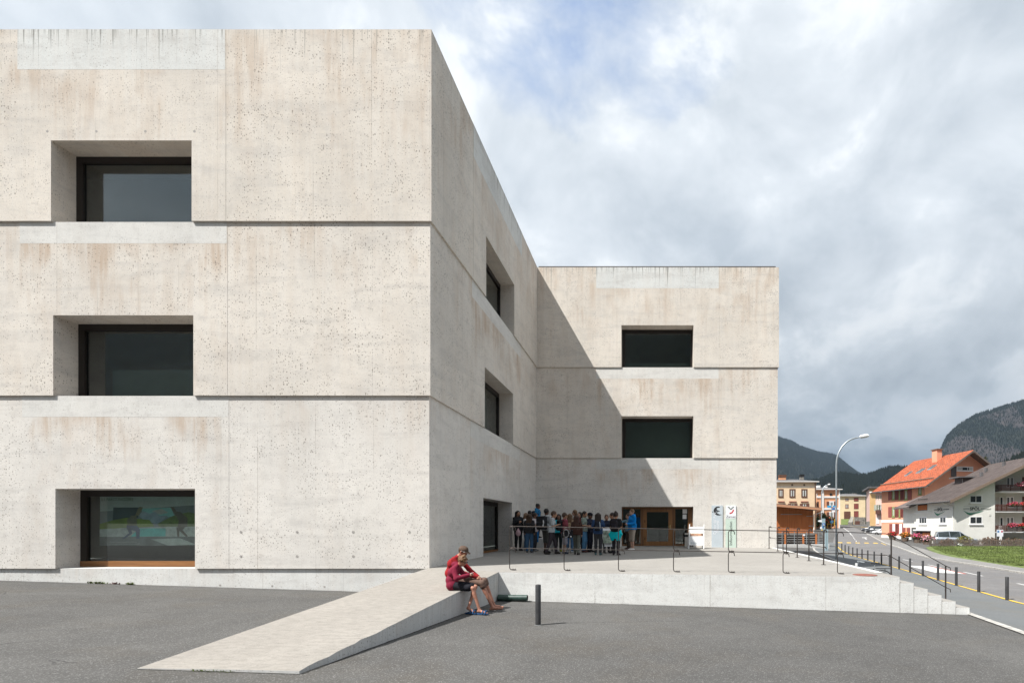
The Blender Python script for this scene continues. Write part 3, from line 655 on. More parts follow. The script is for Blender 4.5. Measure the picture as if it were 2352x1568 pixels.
# ------------------------------------------------------------------ signs and boards at the entrance
def wall_panel(name, label, px0, px1, py0, py1, Y, mat):
    a = at(px0, py1, Y); b_ = at(px1, py0, Y)
    t = thing(name, label, 'sign', ((a.x+b_.x)/2, Y, a.z)); box('board', (a.x, Y-.02, a.z), (b_.x, Y+.012, b_.z), mat, t)
    return t, a, b_
simple('sign_blue_grey', (.52, .58, .62), .5, .04, 2); simple('sign_mint', (.56, .67, .59), .5, .04, 2); simple('sign_white', (.82, .83, .86), .5, .03, 2)
simple('logo_green', (.10, .115, .085), .6); simple('logo_red', (.55, .03, .035), .6)
YS = YB-.022
s1, a, b_ = wall_panel('wall_sign', 'tall blue-grey wall sign with a black crescent emblem beside the sandwich board', 1634.5, 1660, 1160, 1257.5, YS, 'sign_blue_grey')
def z1p(zx, zy): return (at(1580.2+.08787*zx, 1139.3+.08787*zy, YS))
def flat(name, pts, Y, mat, parent, fn=z1p):
    P = [fn(x, y) for x, y in pts]; return MB().prism([(p.x, Y, p.z) for p in P], (0, -.002, 0)).build(name, mat, parent)
ring = [(835,275),(790,262),(740,270),(690,310),(665,365),(672,420),(705,465),(760,495),(820,498),(880,478),(830,470),(780,450),(745,420),(725,375),(735,330),(770,298),(830,290)]
flat('crescent', ring, YS-.021, 'ink_dark', s1)
for k, (x, y, r) in enumerate([(720, 350, 26), (752, 372, 24), (785, 380, 20), (815, 388, 14), (745, 335, 14), (770, 405, 14), (735, 405, 16), (640, 405, 14)]):
    flat('ornament', [(x+r*math.cos(q), y+r*.8*math.sin(q)) for q in np.linspace(0, 2*PI, 7)[:-1]], YS-.0235, 'ink_dark' if k != 7 else 'black', s1)
text('lettering', 'Center dal Parc', .20, 'sign_white', face_m(z1p(700, 705)-Vector((0, .0225, 0)), (0, 0, 1), (-1, 0, 0)), s1, 'CENTER', .0012, .9)
text('lettering', 'Naziunal', .20, 'sign_white', face_m(z1p(770, 790)-Vector((0, .0225, 0)), (0, 0, 1), (-1, 0, 0)), s1, 'CENTER', .0012, .9)
s2, a, b_ = wall_panel('wall_sign', 'tall wall sign with white head and pale green foot reading Zernez and Infuormaziun', 1666.5, 1690.5, 1160, 1257.5, YS, 'sign_mint')
pa = z1p(985, 240); pb = z1p(1258, 575); box('white_head', (a.x+.004, YS-.026, pb.z), (b_.x-.004, YS-.0205, pa.z), 'sign_white', s2)
def arcband(cx, cy, r0, r1, a0, a1, n=10): return [(cx+r1*math.cos(t), cy-r1*math.sin(t)) for t in np.linspace(a0, a1, n)]+[(cx+r0*math.cos(t), cy-r0*math.sin(t)) for t in np.linspace(a1, a0, n)]
flat('horn', arcband(1040, 350, 55, 78, 0.05, 1.55), YS-.027, 'logo_green', s2); flat('horn', arcband(1200, 350, 55, 78, PI-1.55, PI-.05), YS-.027, 'logo_green', s2)
flat('red_curve', arcband(1085, 345, 82, 115, -1.57, 0.0), YS-.027, 'logo_red', s2)
text('lettering', 'Zernez', .165, 'ink_dark', face_m(z1p(1120, 532)-Vector((0, .028, 0))), s2, 'CENTER', .0012, 1.0)
text('lettering', 'Infuormaziun', .20, 'ink_dark', face_m(z1p(1120, 965)-Vector((0, .023, 0)), (0, 0, 1), (-1, 0, 0)), s2, 'CENTER', .0012, 1.16)
# sandwich board
sb = thing('sandwich_board', 'white sandwich board with a photo strip standing right of the entrance door', 'sign board', (2.3, 24.6, tz(2.3, 24.6)))
def sbp(zx, zy, Y): return at(1580.2+.08787*zx, 1139.3+.08787*zy, Y)
YN, YT, YX = 24.25, 24.65, 25.05; zf = tz(2.3, 24.6)
def leaf(Yb, sgn):
    x0, x1 = 1.72, 2.46; tx0, tx1 = 1.79, 2.51
    for xa, xb in ((x0, tx0), (x1-.02, tx1-.02)):
        MB().tube([(xa, Yb, zf), (xb, YT+sgn*.02, zf+1.12), (xb+.01, YT+sgn*.02, zf+1.18)], .022, 8).build('leg', 'white_enamel', sb, smooth=True)
    def q(u, h): xl = x0+(tx0-x0)*h/1.12; xr_ = x1-.02+(tx1-x1)*h/1.12; return (xl+(xr_-xl)*u, Yb+(YT-Yb+sgn*.02)*h/1.12, zf+h)
    MB().prism([q(.03, .17), q(.97, .17), q(.97, 1.05), q(.03, 1.05)], (0, .016, 0)).build('board', 'white_enamel' if sgn < 0 else 'board_grey', sb)
    return q
simple('board_grey', (.16, .15, .14), .7)
q = leaf(YN, -1); leaf(YX, 1)
simple('photo_strip', (.46, .27, .18), .6, .6, 6)
MB().prism([Vector(q(u, h))-Vector((0, .004, 0)) for u, h in ((.06, .60), (.94, .60), (.94, .74), (.06, .74))], (0, .002, 0)).build('photo_strip', 'photo_strip', sb)
for k, h in enumerate((.30, .27, .24, .54)):
    MB().prism([Vector(q(u, hh))-Vector((0, .004, 0)) for u, hh in ((.10, h), (.62-.05*k, h), (.62-.05*k, h+.012), (.10, h+.012))], (0, .002, 0)).build('text_line', 'galvanised', sb)
simple('bin_cream', (.55, .52, .47), .6)
bn = thing('waste_bin', 'cream waste bin with a dark slot in the entrance recess', 'bin', (1.78, 25.75, tz(1.8, 25.8)))
bz = tz(1.8, 25.8); box('body', (1.62, 25.62, bz+.002), (1.84, 25.9, bz+.52), 'bin_cream', bn, .01); box('slot', (1.63, 25.615, bz+.535), (1.83, 25.89, bz+.62), 'black', bn); box('lid', (1.62, 25.62, bz+.63), (1.84, 25.9, bz+.70), 'bin_cream', bn, .01)

# ------------------------------------------------------------------ houses along the road
plaster('plaster_yellow', (.80, .60, .40)); plaster('plaster_orange', (.72, .36, .20)); plaster('plaster_peach', (.74, .36, .23)); plaster('plaster_pale', (.82, .66, .42)); plaster('plaster_pink', (.68, .48, .42)); plaster('plaster_amber', (.76, .50, .24))
plaster('plaster_white', (.74, .725, .67)); plaster('trim_white', (.80, .79, .77)); plaster('plaster_grey_white', (.60, .585, .54))
simple('tile_red', (.38, .085, .032), .8, .4, 3.2); simple('roof_brown', (.125, .10, .092), .75, .2, 1.2); simple('roof_grey', (.12, .115, .115), .75, .2, 2)
simple('shutter_red', (.28, .075, .06), .6, .15, 4); simple('shutter_brown', (.15, .065, .045), .65, .2, 4); simple('frame_green', (.24, .30, .11), .6); simple('frame_brown', (.13, .06, .035), .6)
wood('wood_dark', (.055, .020, .013), (.11, .04, .025), along=0); wood('wood_larch', (.40, .115, .032), (.60, .21, .065), scale=.5, along=2, rough=.75); simple('wood_grey', (.17, .135, .115), .85, .35, 9)
simple('stone_grey', (.26, .24, .21), .9, .35, 1.6, bump=.6, bscale=5); simple('curtain', (.55, .56, .53), .9, .2, 6, stretch=(6, 6, .5)); simple('gutter_white', (.78, .77, .74), .5)
simple('eave_white', (.72, .70, .67), .7); simple('rafter', (.20, .145, .11), .8)
def hwin(F, par, u0, u1, z0, z1, frame='trim_white', shut=None, sw=.5, mull=1, sill=True, fw=.10, surround=0.0, curtain=True, d=0.0):
    mb = MB()
    if surround: 
        s_ = surround
        for (a, b_, c, e) in ((u0-s_, u0, z0-s_, z1+s_), (u1, u1+s_, z0-s_, z1+s_), (u0, u1, z1, z1+s_), (u0, u1, z0-s_, z0)): F.box(mb, a, b_, c, e, d-.02, d+.03)
    for (a, b_, c, e) in ((u0, u0+fw, z0, z1), (u1-fw, u1, z0, z1), (u0+fw, u1-fw, z1-fw, z1), (u0+fw, u1-fw, z0, z0+fw)): F.box(mb, a, b_, c, e, d-.05, d+.025)
    for k in range(mull):
        c = u0+(u1-u0)*(k+1)/(mull+1); F.box(mb, c-.035, c+.035, z0+fw, z1-fw, d-.05, d+.02)
    w = mb.build('window', frame, par)
    boxp('pane', F, u0+fw, u1-fw, z0+fw, z1-fw, d+.003, d+.010, 'pane_dark', w)
    if curtain:
        boxp('curtain', F, u0+fw, u0+fw+.26*(u1-u0), z0+fw, z1-fw, d+.0105, d+.013, 'curtain', w); boxp('curtain', F, u1-fw-.20*(u1-u0), u1-fw, z0+fw, z1-fw, d+.0105, d+.013, 'curtain', w)
    if sill: boxp('sill', F, u0-.06, u1+.06, z0-.09, z0-.004, d-.02, d+.11, 'trim_white' if frame == 'trim_white' else frame, w)
    if shut:
        for a, b_ in ((u0-sw-.02, u0-.02), (u1+.02, u1+sw+.02)): boxp('shutter', F, a, b_, z0-.02, z1+.02, d+.012, d+.06, shut, w)
    return w
m_, nt_, b_n = newmat('pane_dark'); b_n.inputs['Base Color'].default_value = (.035, .04, .042, 1); b_n.inputs['Roughness'].default_value = .08; b_n.inputs['Specular IOR Level'].default_value = .9
def z3(x, y): return 1745.6+.1758*x, 964.7+.1758*y
def z4(x, y): return 2003+.1758*x, 1010.6+.1758*y
def zwin(F, par, fn, x0, y0, x1, y1, **k):
    u0, z1 = F.uz(*fn(x0, y0)); u1, z0 = F.uz(*fn(x1, y1))
    if u0 > u1: u0, u1 = u1, u0
    return hwin(F, par, u0, u1, z0, z1, **k)

# --- orange house with the red tiled roof
NX, NY = 41.7, 78.0
ldir = Vector((-.156, .988, 0)).normalized(); gdir = Vector((ldir.y, -ldir.x, 0))
oh = thing('house', 'orange house with red tiled gable roof and dark red shutters by the road', 'house', (NX, NY, g(NX, NY)))
FL = Facade((NX, NY), ldir, flip=True); FG = Facade((NX, NY), gdir)
LEN, WID, EZ, RZ, bz = 11.0, 14.5, 8.25, 13.2, -1.2
def gp(l, w, z): v = Vector((NX, NY, 0))+ldir*l+gdir*w; return (v.x, v.y, z)
mb = MB(); pent = [(0, bz), (WID, bz), (WID, EZ), (WID/2, RZ-.15), (0, EZ)]
A = [gp(0, w, z) for w, z in pent]; B = [gp(LEN, w, z) for w, z in pent]
mb.add(A+B, [(0,1,2,3,4), (9,8,7,6,5), (0,5,6,1), (1,6,7,2), (2,7,8,3), (3,8,9,4), (4,9,5,0)]); mb.build('wall', 'plaster_peach', oh)
def roofslab(w0, z0, w1, z1, l0, l1, t, name, mat, par):
    mb = MB(); mb.hexa([gp(l0, w0, z0), gp(l1, w0, z0), gp(l1, w1, z1), gp(l0, w1, z1), gp(l0, w0, z0+t), gp(l1, w0, z0+t), gp(l1, w1, z1+t), gp(l0, w1, z1+t)]); return mb.build(name, mat, par)
sl = (RZ-EZ)/(WID/2)
ro = roofslab(-1.0, EZ-sl*1.0, WID/2, RZ, -1.3, LEN+1.4, .16, 'roof', 'rafter', oh); ro2 = roofslab(WID/2, RZ, WID+1.0, EZ-sl*1.0, -1.3, LEN+1.4, .16, 'roof', 'rafter', oh)
# courses of roof tiles, each its own lapped strip
nco = 26
tile_me = None
for k in range(nco):
    w0 = -1.0+(WID/2+1.0)*k/nco; w1 = -1.0+(WID/2+1.0)*(k+1.12)/nco; za = EZ+sl*w0+.19+.03; zb = EZ+sl*min(w1, WID/2)+.17
    mb = MB(); w1 = min(w1, WID/2); seg_n = 30; l0, l1 = -1.35, LEN+1.45
    for s_ in range(seg_n):
        la, lb = l0+(l1-l0)*s_/seg_n, l0+(l1-l0)*(s_+1)/seg_n; off = .02 if s_ % 2 else 0.0; mm = (la+lb)/2
        mb.add([gp(la, w0, za-.06), gp(mm, w0, za+.03), gp(lb, w0, za-.06), gp(lb, w1, zb-.03), gp(mm, w1, zb+.03), gp(la, w1, zb-.03), gp(la, w0, za-.12), gp(lb, w0, za-.12)], [(0,1,4,5), (1,2,3,4), (0,6,7,2,1)])
    mb.build('tile_course', 'tile_red', ro)
roofslab(-.95, EZ-sl*.95+.30, -.25, EZ-sl*.25+.34, -1.3, LEN+1.3, .02, 'snow_guard', 'rafter', ro) if False else None
mb = MB(); mb.tube([gp(-1.2, .55, EZ+sl*.55+.42), gp(LEN+1.2, .55, EZ+sl*.55+.42)], .09, 6); mb.build('snow_guard', 'rafter', ro)
mb = MB(); mb.tube([gp(-1.3, -1.08, EZ-sl*1.0+.05), gp(LEN+1.4, -1.08, EZ-sl*1.0+.05)], .09, 6); mb.build('gutter', 'roof_grey', ro)
for wA, wB in ((-1.0, WID/2), (WID+1.0, WID/2)):
    mb = MB(); za = EZ-sl*1.0; mb.hexa([gp(-1.38, wA, za-.16), gp(-1.26, wA, za-.16), gp(-1.26, wB, RZ-.16), gp(-1.38, wB, RZ-.16), gp(-1.38, wA, za+.14), gp(-1.26, wA, za+.14), gp(-1.26, wB, RZ+.14), gp(-1.38, wB, RZ+.14)]); mb.build('barge_board', 'wood_grey', ro)
for l, w, sx_ in ((7.9, 2.6, 1.0), (5.0, 2.9, 1.5), (3.0, 3.4, 1.4)):
    za = EZ+sl*w+.30; zb = EZ+sl*(w+1.1)+.30
    mb = MB(); mb.hexa([gp(l, w, za-.15), gp(l+sx_*.7, w, za-.15), gp(l+sx_*.7, w+1.1, zb-.15), gp(l, w+1.1, zb-.15), gp(l, w, za), gp(l+sx_*.7, w, za), gp(l+sx_*.7, w+1.1, zb), gp(l, w+1.1, zb)])
    k = mb.build('skylight', 'galvanised', ro)
    mb = MB(); mb.hexa([gp(l+.12, w+.12, za+.08*sl), gp(l+sx_*.7-.12, w+.12, za+.08*sl), gp(l+sx_*.7-.12, w+1.0, zb-.1*sl+.02), gp(l+.12, w+1.0, zb-.1*sl+.02), gp(l+.12, w+.12, za+.1*sl+.05), gp(l+sx_*.7-.12, w+.12, za+.1*sl+.05), gp(l+sx_*.7-.12, w+1.0, zb-.1*sl+.05), gp(l+.12, w+1.0, zb-.1*sl+.05)]); mb.build('pane', 'pane_dark', k)
cw = 6.0; mb = MB(); mb.hexa([gp(a, b_, z) for z in (EZ+sl*cw-.6, EZ+sl*cw+1.9) for a, b_ in ((4.4, cw-.45), (5.6, cw-.45), (5.6, cw+.45), (4.4, cw+.45))]); ch = mb.build('chimney', 'plaster_peach', ro)
mb = MB(); z = EZ+sl*cw+1.9; mb.hexa([gp(a, b_, zz) for zz in (z, z+.14) for a, b_ in ((4.25, cw-.6), (5.75, cw-.6), (5.75, cw+.6), (4.25, cw+.6))]); mb.build('cap', 'rafter', ch)
for (x0, x1) in ((263, 300), (350, 375), (422, 465)):
    for (y0, y1) in ((645, 775), (870, 1000)): zwin(FL, oh, z4, x0, y0, x1, y1, frame='frame_green', shut='shutter_red', sw=1.0, mull=1, fw=.22)
for (x0, x1) in ((268, 303), (358, 394), (503, 540)): zwin(FL, oh, z4, x0, 1092, x1, 1220, frame='trim_white', shut='shutter_red', sw=.8, mull=1, fw=.3)
zwin(FL, oh, z4, 604, 610, 648, 710, frame='frame_green', mull=1, fw=.2)
zz = FL.uz(*z4(300, 1055))[1]; boxp('string_course', FL, -.02, LEN+.02, zz-.2, zz+.2, -.02, .05, 'trim_white', oh); zz = FL.uz(*z4(300, 1225))[1]; boxp('base_course', FL, -.02, LEN+.02, bz, zz-.25, -.02, .06, 'trim_white', oh)
u0, z0 = FG.uz(*z4(1105, 455)); u1, z1 = FG.uz(*z4(1320, 345)); z0 = FG.uz(*z4(1105, 400))[1]
mb = MB(); FG.box(mb, u0-1.0, u0-.1, z0-.9, z1, .0, .08); mb.build('shutter', 'roof_grey', oh); hwin(FG, oh, u0, u1, z0, z1, mull=2, fw=.14)
for w in (-.3, 3.2, WID/2, 11.0): 
    mb = MB(); zz = EZ+sl*(w if w < WID/2 else WID-w)-.12; mb.hexa([gp(a, b_, z) for z in (zz-.22, zz) for a, b_ in ((-1.3, w-.1), (0, w-.1), (0, w+.1), (-1.3, w+.1))]); mb.build('rafter_end', 'rafter', oh)

# --- white hotel
HX, HY = 37.9, 64.0
ht = thing('hotel', 'white hotel with brown roof, flowered balconies and SPÖL lettering', 'hotel', (HX+4, HY+4, g(HX, HY)))
HL = Facade((HX, HY), (0, 1), flip=True); HG = Facade((HX, HY), (1, 0)); HR = Facade((HX, HY+1.6), (1, 0))
hs = .478; hz = 5.18; hb = -1.2; HW = 22.0
def hroof(x): return hz+hs*(min(x, HW-x)-HX*0)
mb = MB()                                     # front part with gable, recessed right part
mb.prism([(HX, HY, hb), (HX+5.15, HY, hb), (HX+5.15, HY, hz+hs*5.15), (HX, HY, hz)], (0, 9.2, 0)); mb.build('wall', 'plaster_white', ht)
mb = MB(); mb.prism([(HX+5.15, HY+1.6, hb), (HX+HW, HY+1.6, hb), (HX+HW, HY+1.6, hz), (HX+HW/2, HY+1.6, hz+hs*HW/2), (HX+5.15, HY+1.6, hz+hs*5.15)], (0, 9.4, 0)); mb.build('wall', 'plaster_grey_white', ht)
mb = MB(); mb.prism([(HX-1.0, HY-.9, hz-hs*1.0), (HX+HW/2, HY-.9, hz+hs*HW/2), (HX+HW+1, HY-.9, hz-hs), (HX+HW+1, HY-.9, hz-hs+.22), (HX+HW/2, HY-.9, hz+hs*HW/2+.24), (HX-1.0, HY-.9, hz-hs+.22)], (0, 10.8, 0)); hr = mb.build('roof', 'roof_brown', ht)
for k in range(21):                            # standing seams
    y = HY-.8+k*.52; mb = MB(); mb.hexa([(HX-1.02, y, hz-hs+.22), (HX-1.02, y+.05, hz-hs+.22), (HX+HW/2, y+.05, hz+hs*HW/2+.24), (HX+HW/2, y, hz+hs*HW/2+.24), (HX-1.02, y, hz-hs+.27), (HX-1.02, y+.05, hz-hs+.27), (HX+HW/2, y+.05, hz+hs*HW/2+.29), (HX+HW/2, y, hz+hs*HW/2+.29)]); mb.build('seam', 'roof_brown', hr)
mb = MB(); mb.prism([(HX-1.0, HY-.93, hz-hs-.12), (HX+HW/2, HY-.93, hz+hs*HW/2-.12), (HX+HW/2, HY-.93, hz+hs*HW/2+.26), (HX-1.0, HY-.93, hz-hs+.24)], (0, -.08, 0)); mb.build('barge_board', 'rafter', hr)
MB().tube([(HX-1.08, HY-.9, hz-hs+.10), (HX-1.08, HY+9.9, hz-hs+.10)], .08, 6).build('gutter', 'roof_grey', hr)
MB().tube([(HX-1.05, HY+.9, hz-hs+.03), (HX-.3, HY+.5, hz-hs-.35), (HX-.08, HY+.15, hz-hs-.55), (HX-.08, HY+.15, -.9)], .06, 8).build('downpipe', 'gutter_white', ht, smooth=True)
MB().hexa([(HX-1.0, HY+9.3, hz-hs*1.2-.35), (HX+3, HY+9.3, hz+.9), (HX+3, HY+14, hz+.9), (HX-1.0, HY+14, hz-hs*1.2-.35), (HX-1.0, HY+9.3, hz-hs*1.2-.15), (HX+3, HY+9.3, hz+1.1), (HX+3, HY+14, hz+1.1), (HX-1.0, HY+14, hz-hs*1.2-.15)]).build('roof', 'roof_brown', ht)
box('wall', (HX+.2, HY+9.2, 1.5), (HX+6, HY+13.4, hz-.3), 'plaster_white', ht); box('wall', (HX+1.4, HY+9.2, -1.2), (HX+6, HY+13.3, 1.5), 'plaster_grey_white', ht)
# dormer and vents on the roof
dx = HX+4.6; dzz = hz+hs*4.6
box('dormer', (dx, HY+6.0, dzz-.3), (dx+2.4, HY+7.6, dzz+1.0), 'roof_brown', ht); d_ = boxp('window', Facade((dx, HY+6.2), (1, 0)), .1, .1+.01, dzz+.3, dzz+.9, .2, .25, 'trim_white', ht)
box('dormer_roof', (dx-.6, HY+5.6, dzz+1.0), (dx+3.0, HY+8.0, dzz+1.16), 'roof_grey', ht)
for xx, yy in ((6.1, 4.2), (7.6, 5.5), (9.0, 4.0)): box('roof_vent', (HX+xx, HY+yy, hz+hs*xx), (HX+xx+.3, HY+yy+.3, hz+hs*xx+.85), 'roof_grey', hr)
zwin(HG, ht, z4, 1272, 715, 1440, 820, mull=1, fw=.13, curtain=False); zwin(HG, ht, z4, 1272, 990, 1444, 1097, mull=1, fw=.13, curtain=False)
zwin(HL, ht, z4, 880, 990, 975, 1095, mull=1, fw=.22, curtain=False); zwin(HL, ht, z4, 612, 1000, 720, 1097, mull=2, fw=.18, curtain=False)
u0, z1 = HL.uz(*z4(770, 840)); u1, z0 = HL.uz(*z4(602, 915)); u0, u1 = HL.uz(*z4(722, 840))[0], HL.uz(*z4(600, 840))[0]
mb = MB(); nb = 9
lg = boxp('loggia', HL, u0, u1, z0-.05, z1+.9, -.05, .012, 'dark_room', ht)
for k in range(nb): boxp('plank', HL, u0+(u1-u0)*k/nb+.01, u0+(u1-u0)*(k+1)/nb-.01, z0, z1, .012, .06, 'wood_larch', lg)
zz = HL.uz(*z4(700, 945))[1]; boxp('ledge', HL, HL.uz(*z4(775, 945))[0], 9.7, zz-.06, zz+.06, -.01, .10, 'trim_white', ht)
zz = HL.uz(*z4(700, 1172))[1]; u0 = HL.uz(*z4(765, 1172))[0]; gr = boxp('garage', HL, u0, 9.15, hb, zz-.1, .003, .02, 'dark_room', ht); boxp('garage_door', HL, u0+.1, u0+2.0, hb, zz-.35, .02, .05, 'wood_larch', gr)
boxp('canopy', HL, u0-.1, 9.4, zz-.1, zz+.08, 0, .35, 'trim_white', ht)
simple('swoosh_green', (.03, .22, .13), .6); simple('letter_dark', (.06, .065, .06), .7); simple('letter_grey', (.32, .33, .31), .7); simple('swoosh_pale', (.40, .58, .48), .6)
def spol(F, x0, x1, ytxt, par):
    ul = F.uz(*z4(x0, ytxt))[0]; ur = F.uz(*z4(x1, ytxt))[0]; zt = F.uz(*z4((x0+x1)/2, ytxt))[1]; w = abs(ur-ul); uc = (ul+ur)/2; sg = 1 if ur > ul else -1
    def mm(u, z): return face_m(F.p(u, z, .03), F.U*sg, (0, 0, 1))
    text('lettering', 'SPÖL', w*.165, 'letter_dark', mm(uc-sg*w*.09, zt), par, 'CENTER', .01, 1.0, bold=.006)
    text('lettering', 'HOTEL', w*.07, 'letter_grey', mm(uc-sg*w*.40, zt), par, 'CENTER', .01, 1.0); text('lettering', 'RESTAURANT', w*.07, 'letter_grey', mm(uc+sg*w*.31, zt), par, 'CENTER', .01, .85)
    up = [(t, -.055-.13*math.sin(PI*min(1, t*1.55))**1.0*(1 if t < .65 else 0)) for t in np.linspace(0, .64, 12)]
    lo = [(t, -.055-.16*math.sin(PI*min(1, max(0, t)*1.5))) for t in np.linspace(.66, 0, 12)]
    pts = [(t, -.06-.075*math.sin(PI*(t/.72))-(.03*math.sin(PI*t/.4) if t < .4 else 0)) for t in np.linspace(0, .72, 14)]+[(t, -.06-.10*math.sin(PI*(t/.72))-(.07*math.sin(PI*t/.4) if t < .4 else 0)-.004) for t in np.linspace(.72, 0, 14)[1:-1]]
    MB().prism([F.p(uc+sg*w*(t-.5), zt+w*dz_, .012) for t, dz_ in pts], F.N*.02).build('swoosh', 'swoosh_green', par)
    boxp('line', F, uc-w*.5, uc+w*.5, zt+w*.10, zt+w*.108, .0, .02, 'letter_grey', par)
spol(HG, 1195, 1555, 895, ht); spol(HL, 812, 1010, 905, ht)
boxp('meter_plate', HG, HG.uz(*z4(1527, 960))[0], HG.uz(*z4(1553, 960))[0], HG.uz(*z4(1527, 990))[1], HG.uz(*z4(1527, 960))[1], .0, .03, 'plaster_grey_white', ht)
# balconies with flower boxes
simple('petal_pink', (.75, .10, .22), .7, .4, 9); simple('petal_red', (.70, .035, .05), .7, .4, 9); simple('petal_pale', (.80, .42, .48), .7, .3, 9); simple('petal_orange', (.75, .22, .03), .7, .4, 9)
simple('leaf_green', (.055, .10, .022), .7, .45, 5); simple('leaf_olive', (.085, .10, .028), .7, .45, 5); simple('leaf_brown', (.13, .065, .035), .8, .4, 5); simple('leaf_yellow', (.20, .18, .035), .7, .4, 5)
def leaves(c, r, n, s, zmin=-9):
    mb = MB(); c = Vector(c)
    for k in range(n):
        v = Vector(RNG.normal(size=3)); v.normalize(); q = RNG.random()**.45; lump = 1+.25*math.sin(3.1*v.x+5.2*v.z+c.x)*math.cos(4.3*v.y+c.y)
        p = c+Vector((v.x*r[0], v.y*r[1], v.z*r[2]))*q*lump
        if p.z < zmin: p.z = zmin+.02
        a = Vector(RNG.normal(size=3)).normalized(); b_ = a.cross(Vector(RNG.normal(size=3))).normalized(); z = s*(.6+.8*RNG.random())
        mb.add([p-a*z, p-b_*z*.55, p+a*z, p+b_*z*.55], [(0, 1, 2, 3)])
    return mb
def plant(name, label, cat, c, r, n, s, leafm='leaf_green', flowers=(), group=None, pot=None, zmin=-9):
    t = thing(name, label, cat, (c[0], c[1], c[2]-r[2]), 0, group)
    leaves(c, r, n, s, zmin).build('foliage', leafm, t)
    for k, (fm, fn) in enumerate(flowers): leaves((c[0], c[1]-.05, c[2]+.06), (r[0]*1.05, r[1]*1.05, r[2]*.95), fn, s*.8, zmin).build('blossoms', fm, t)
    if pot: MB().lathe([(pot[0]*.75, 0), (pot[0], pot[1]), (pot[0]*1.05, pot[1])], (c[0], c[1], c[2]-r[2]-pot[1]+.05), 12).build('pot', pot[2], t)
    return t
BL = ['top', 'middle', 'lowest']
for k, (yt, yb, ys, fx) in enumerate(((580, 665, 665, 1850), (835, 925, 925, 1770), (1108, 1190, 1195, 1740))):
    u0, z1 = HG.uz(*z4(1618 if k else 1668, yt)); z0 = HG.uz(*z4(1618, yb))[1]; u1 = u0+5.2
    ba = box('balcony', (HX+u0, HY-.05, z0-.14), (HX+u1, HY+1.55, z0), 'trim_white', ht)
    for q_ in range(5):
        za = z0+.02+(z1-z0)*q_/5; boxp('slat', HG, u0, u1, za, za+(z1-z0)/5*.72, .05, .09, 'wood_dark', ba); box('slat', (HX+u0-.04, HY-.05, za), (HX+u0, HY+1.5, za+(z1-z0)/5*.72), 'wood_dark', ba)
    for xx in (u0+.1, u0+1.3, u0+2.6): boxp('baluster', HG, xx, xx+.08, z0, z1, .0, .05, 'wood_dark', ba)
    fu = HG.uz(*z4(fx, yt))[0]
    for q_ in range(3):
        plant('flower_box', 'pink and red geraniums on the %s hotel balcony, %s clump' % (BL[k], ('left', 'second', 'right-hand')[q_]), 'flowers', (HX+fu+.75+q_*1.5, HY-.18, z1-.02), (.78, .22, .30), 160, .09, 'leaf_green', (('petal_pink' if q_ % 2 == 0 else 'petal_red', 150), ('petal_pale' if k == 0 else 'petal_red', 80)), 'geraniums on the hotel balconies')
    ud, zd1 = HR.uz(*z4(1665, ys-(190 if k else 0))); 
    for (xa, xb) in ((1665, 1715), (1755, 1800), (1805, 1850)):
        if k == 0 and xa == 1665: continue
        u0_, zt_ = HR.uz(*z4(xa, (480, 735, 1000)[k])); u1_ = HR.uz(*z4(xb, 500))[0]
        hwin(HR, ht, u0_, u1_, z0-.05 if xa == 1665 else z0+.55, zt_, mull=0, fw=.12, sill=False, curtain=False)
    u0_, zt_ = HR.uz(*z4(1962, (480, 735, 1000)[k])); boxp('shutter', HR, u0_, u0_+.5, z0+.1, zt_, .0, .06, 'shutter_brown', ht)
box('column', (HX+HG.uz(*z4(1680, 1250))[0], HY+.1, -1.2), (HX+HG.uz(*z4(1680, 1250))[0]+.25, HY+.35, 1.75), 'trim_white', ht)
# board on the hotel lawn
pbx, pbz1 = HG.uz(*z4(1490, 1165)); pbx2, pbz0 = HG.uz(*z4(1570, 1245))
nb_ = thing('notice_board', 'white notice board on a thin post in front of the white hotel', 'sign', (HX+pbx, HY-2, g(HX, HY)))
MB().tube([(HX+pbx-.02, HY-2, g(HX, HY-2)), (HX+pbx-.02, HY-2, pbz1)], .03, 6).build('post', 'galvanised', nb_); MB().box((HX+pbx, HY-2.02, pbz0-.05), (HX+pbx2, HY-1.98, pbz1)).build('board', 'sign_white', nb_)
simple('badge_blue', (.10, .25, .50), .6); simple('badge_red', (.50, .06, .10), .6)
MB().box((HX+pbx+.05, HY-2.03, pbz1-.35), (HX+pbx+.28, HY-2.021, pbz1-.1)).build('badge', 'badge_blue', nb_); MB().box((HX+pbx2-.26, HY-2.03, pbz1-.32), (HX+pbx2-.06, HY-2.021, pbz1-.12)).build('badge', 'badge_red', nb_)
# --- meadow, picket fence, shrubs
simple('grass_ground', (.115, .150, .040), .9, .3, 1.0); simple('grass_blade', (.135, .175, .045), .75, .4, .8)
mead = [(22.6, 30), (48, 30), (50, 57.4), (31.2, 57.4), (30.6, 56), (29.5, 53.6), (27.4, 48)]
mb = MB(); n = 26
def in_mead(x, y):
    k = False; j = len(mead)-1
    for i in range(len(mead)):
        (xi, yi), (xj, yj) = mead[i], mead[j]
        if (yi > y) != (yj > y) and x < (xj-xi)*(y-yi)/(yj-yi)+xi: k = not k
        j = i
    return k
sid = lambda x, y: y
rows = np.linspace(30, 57.4, 29)
def xleft(y): return float(np.interp(y, [30, 48, 53.6, 56, 57.4], [23.3, 27.6, 29.6, 30.7, 31.3]))
for y in rows:
    for k in range(12): x = xleft(y)+(50-xleft(y))*max(0, k-1)/10; mb.v.append((x-(.5 if k == 0 else 0), y, g(x, y)+(.13+.05*math.sin(x*1.3)*math.cos(y*.9) if k else .02)))
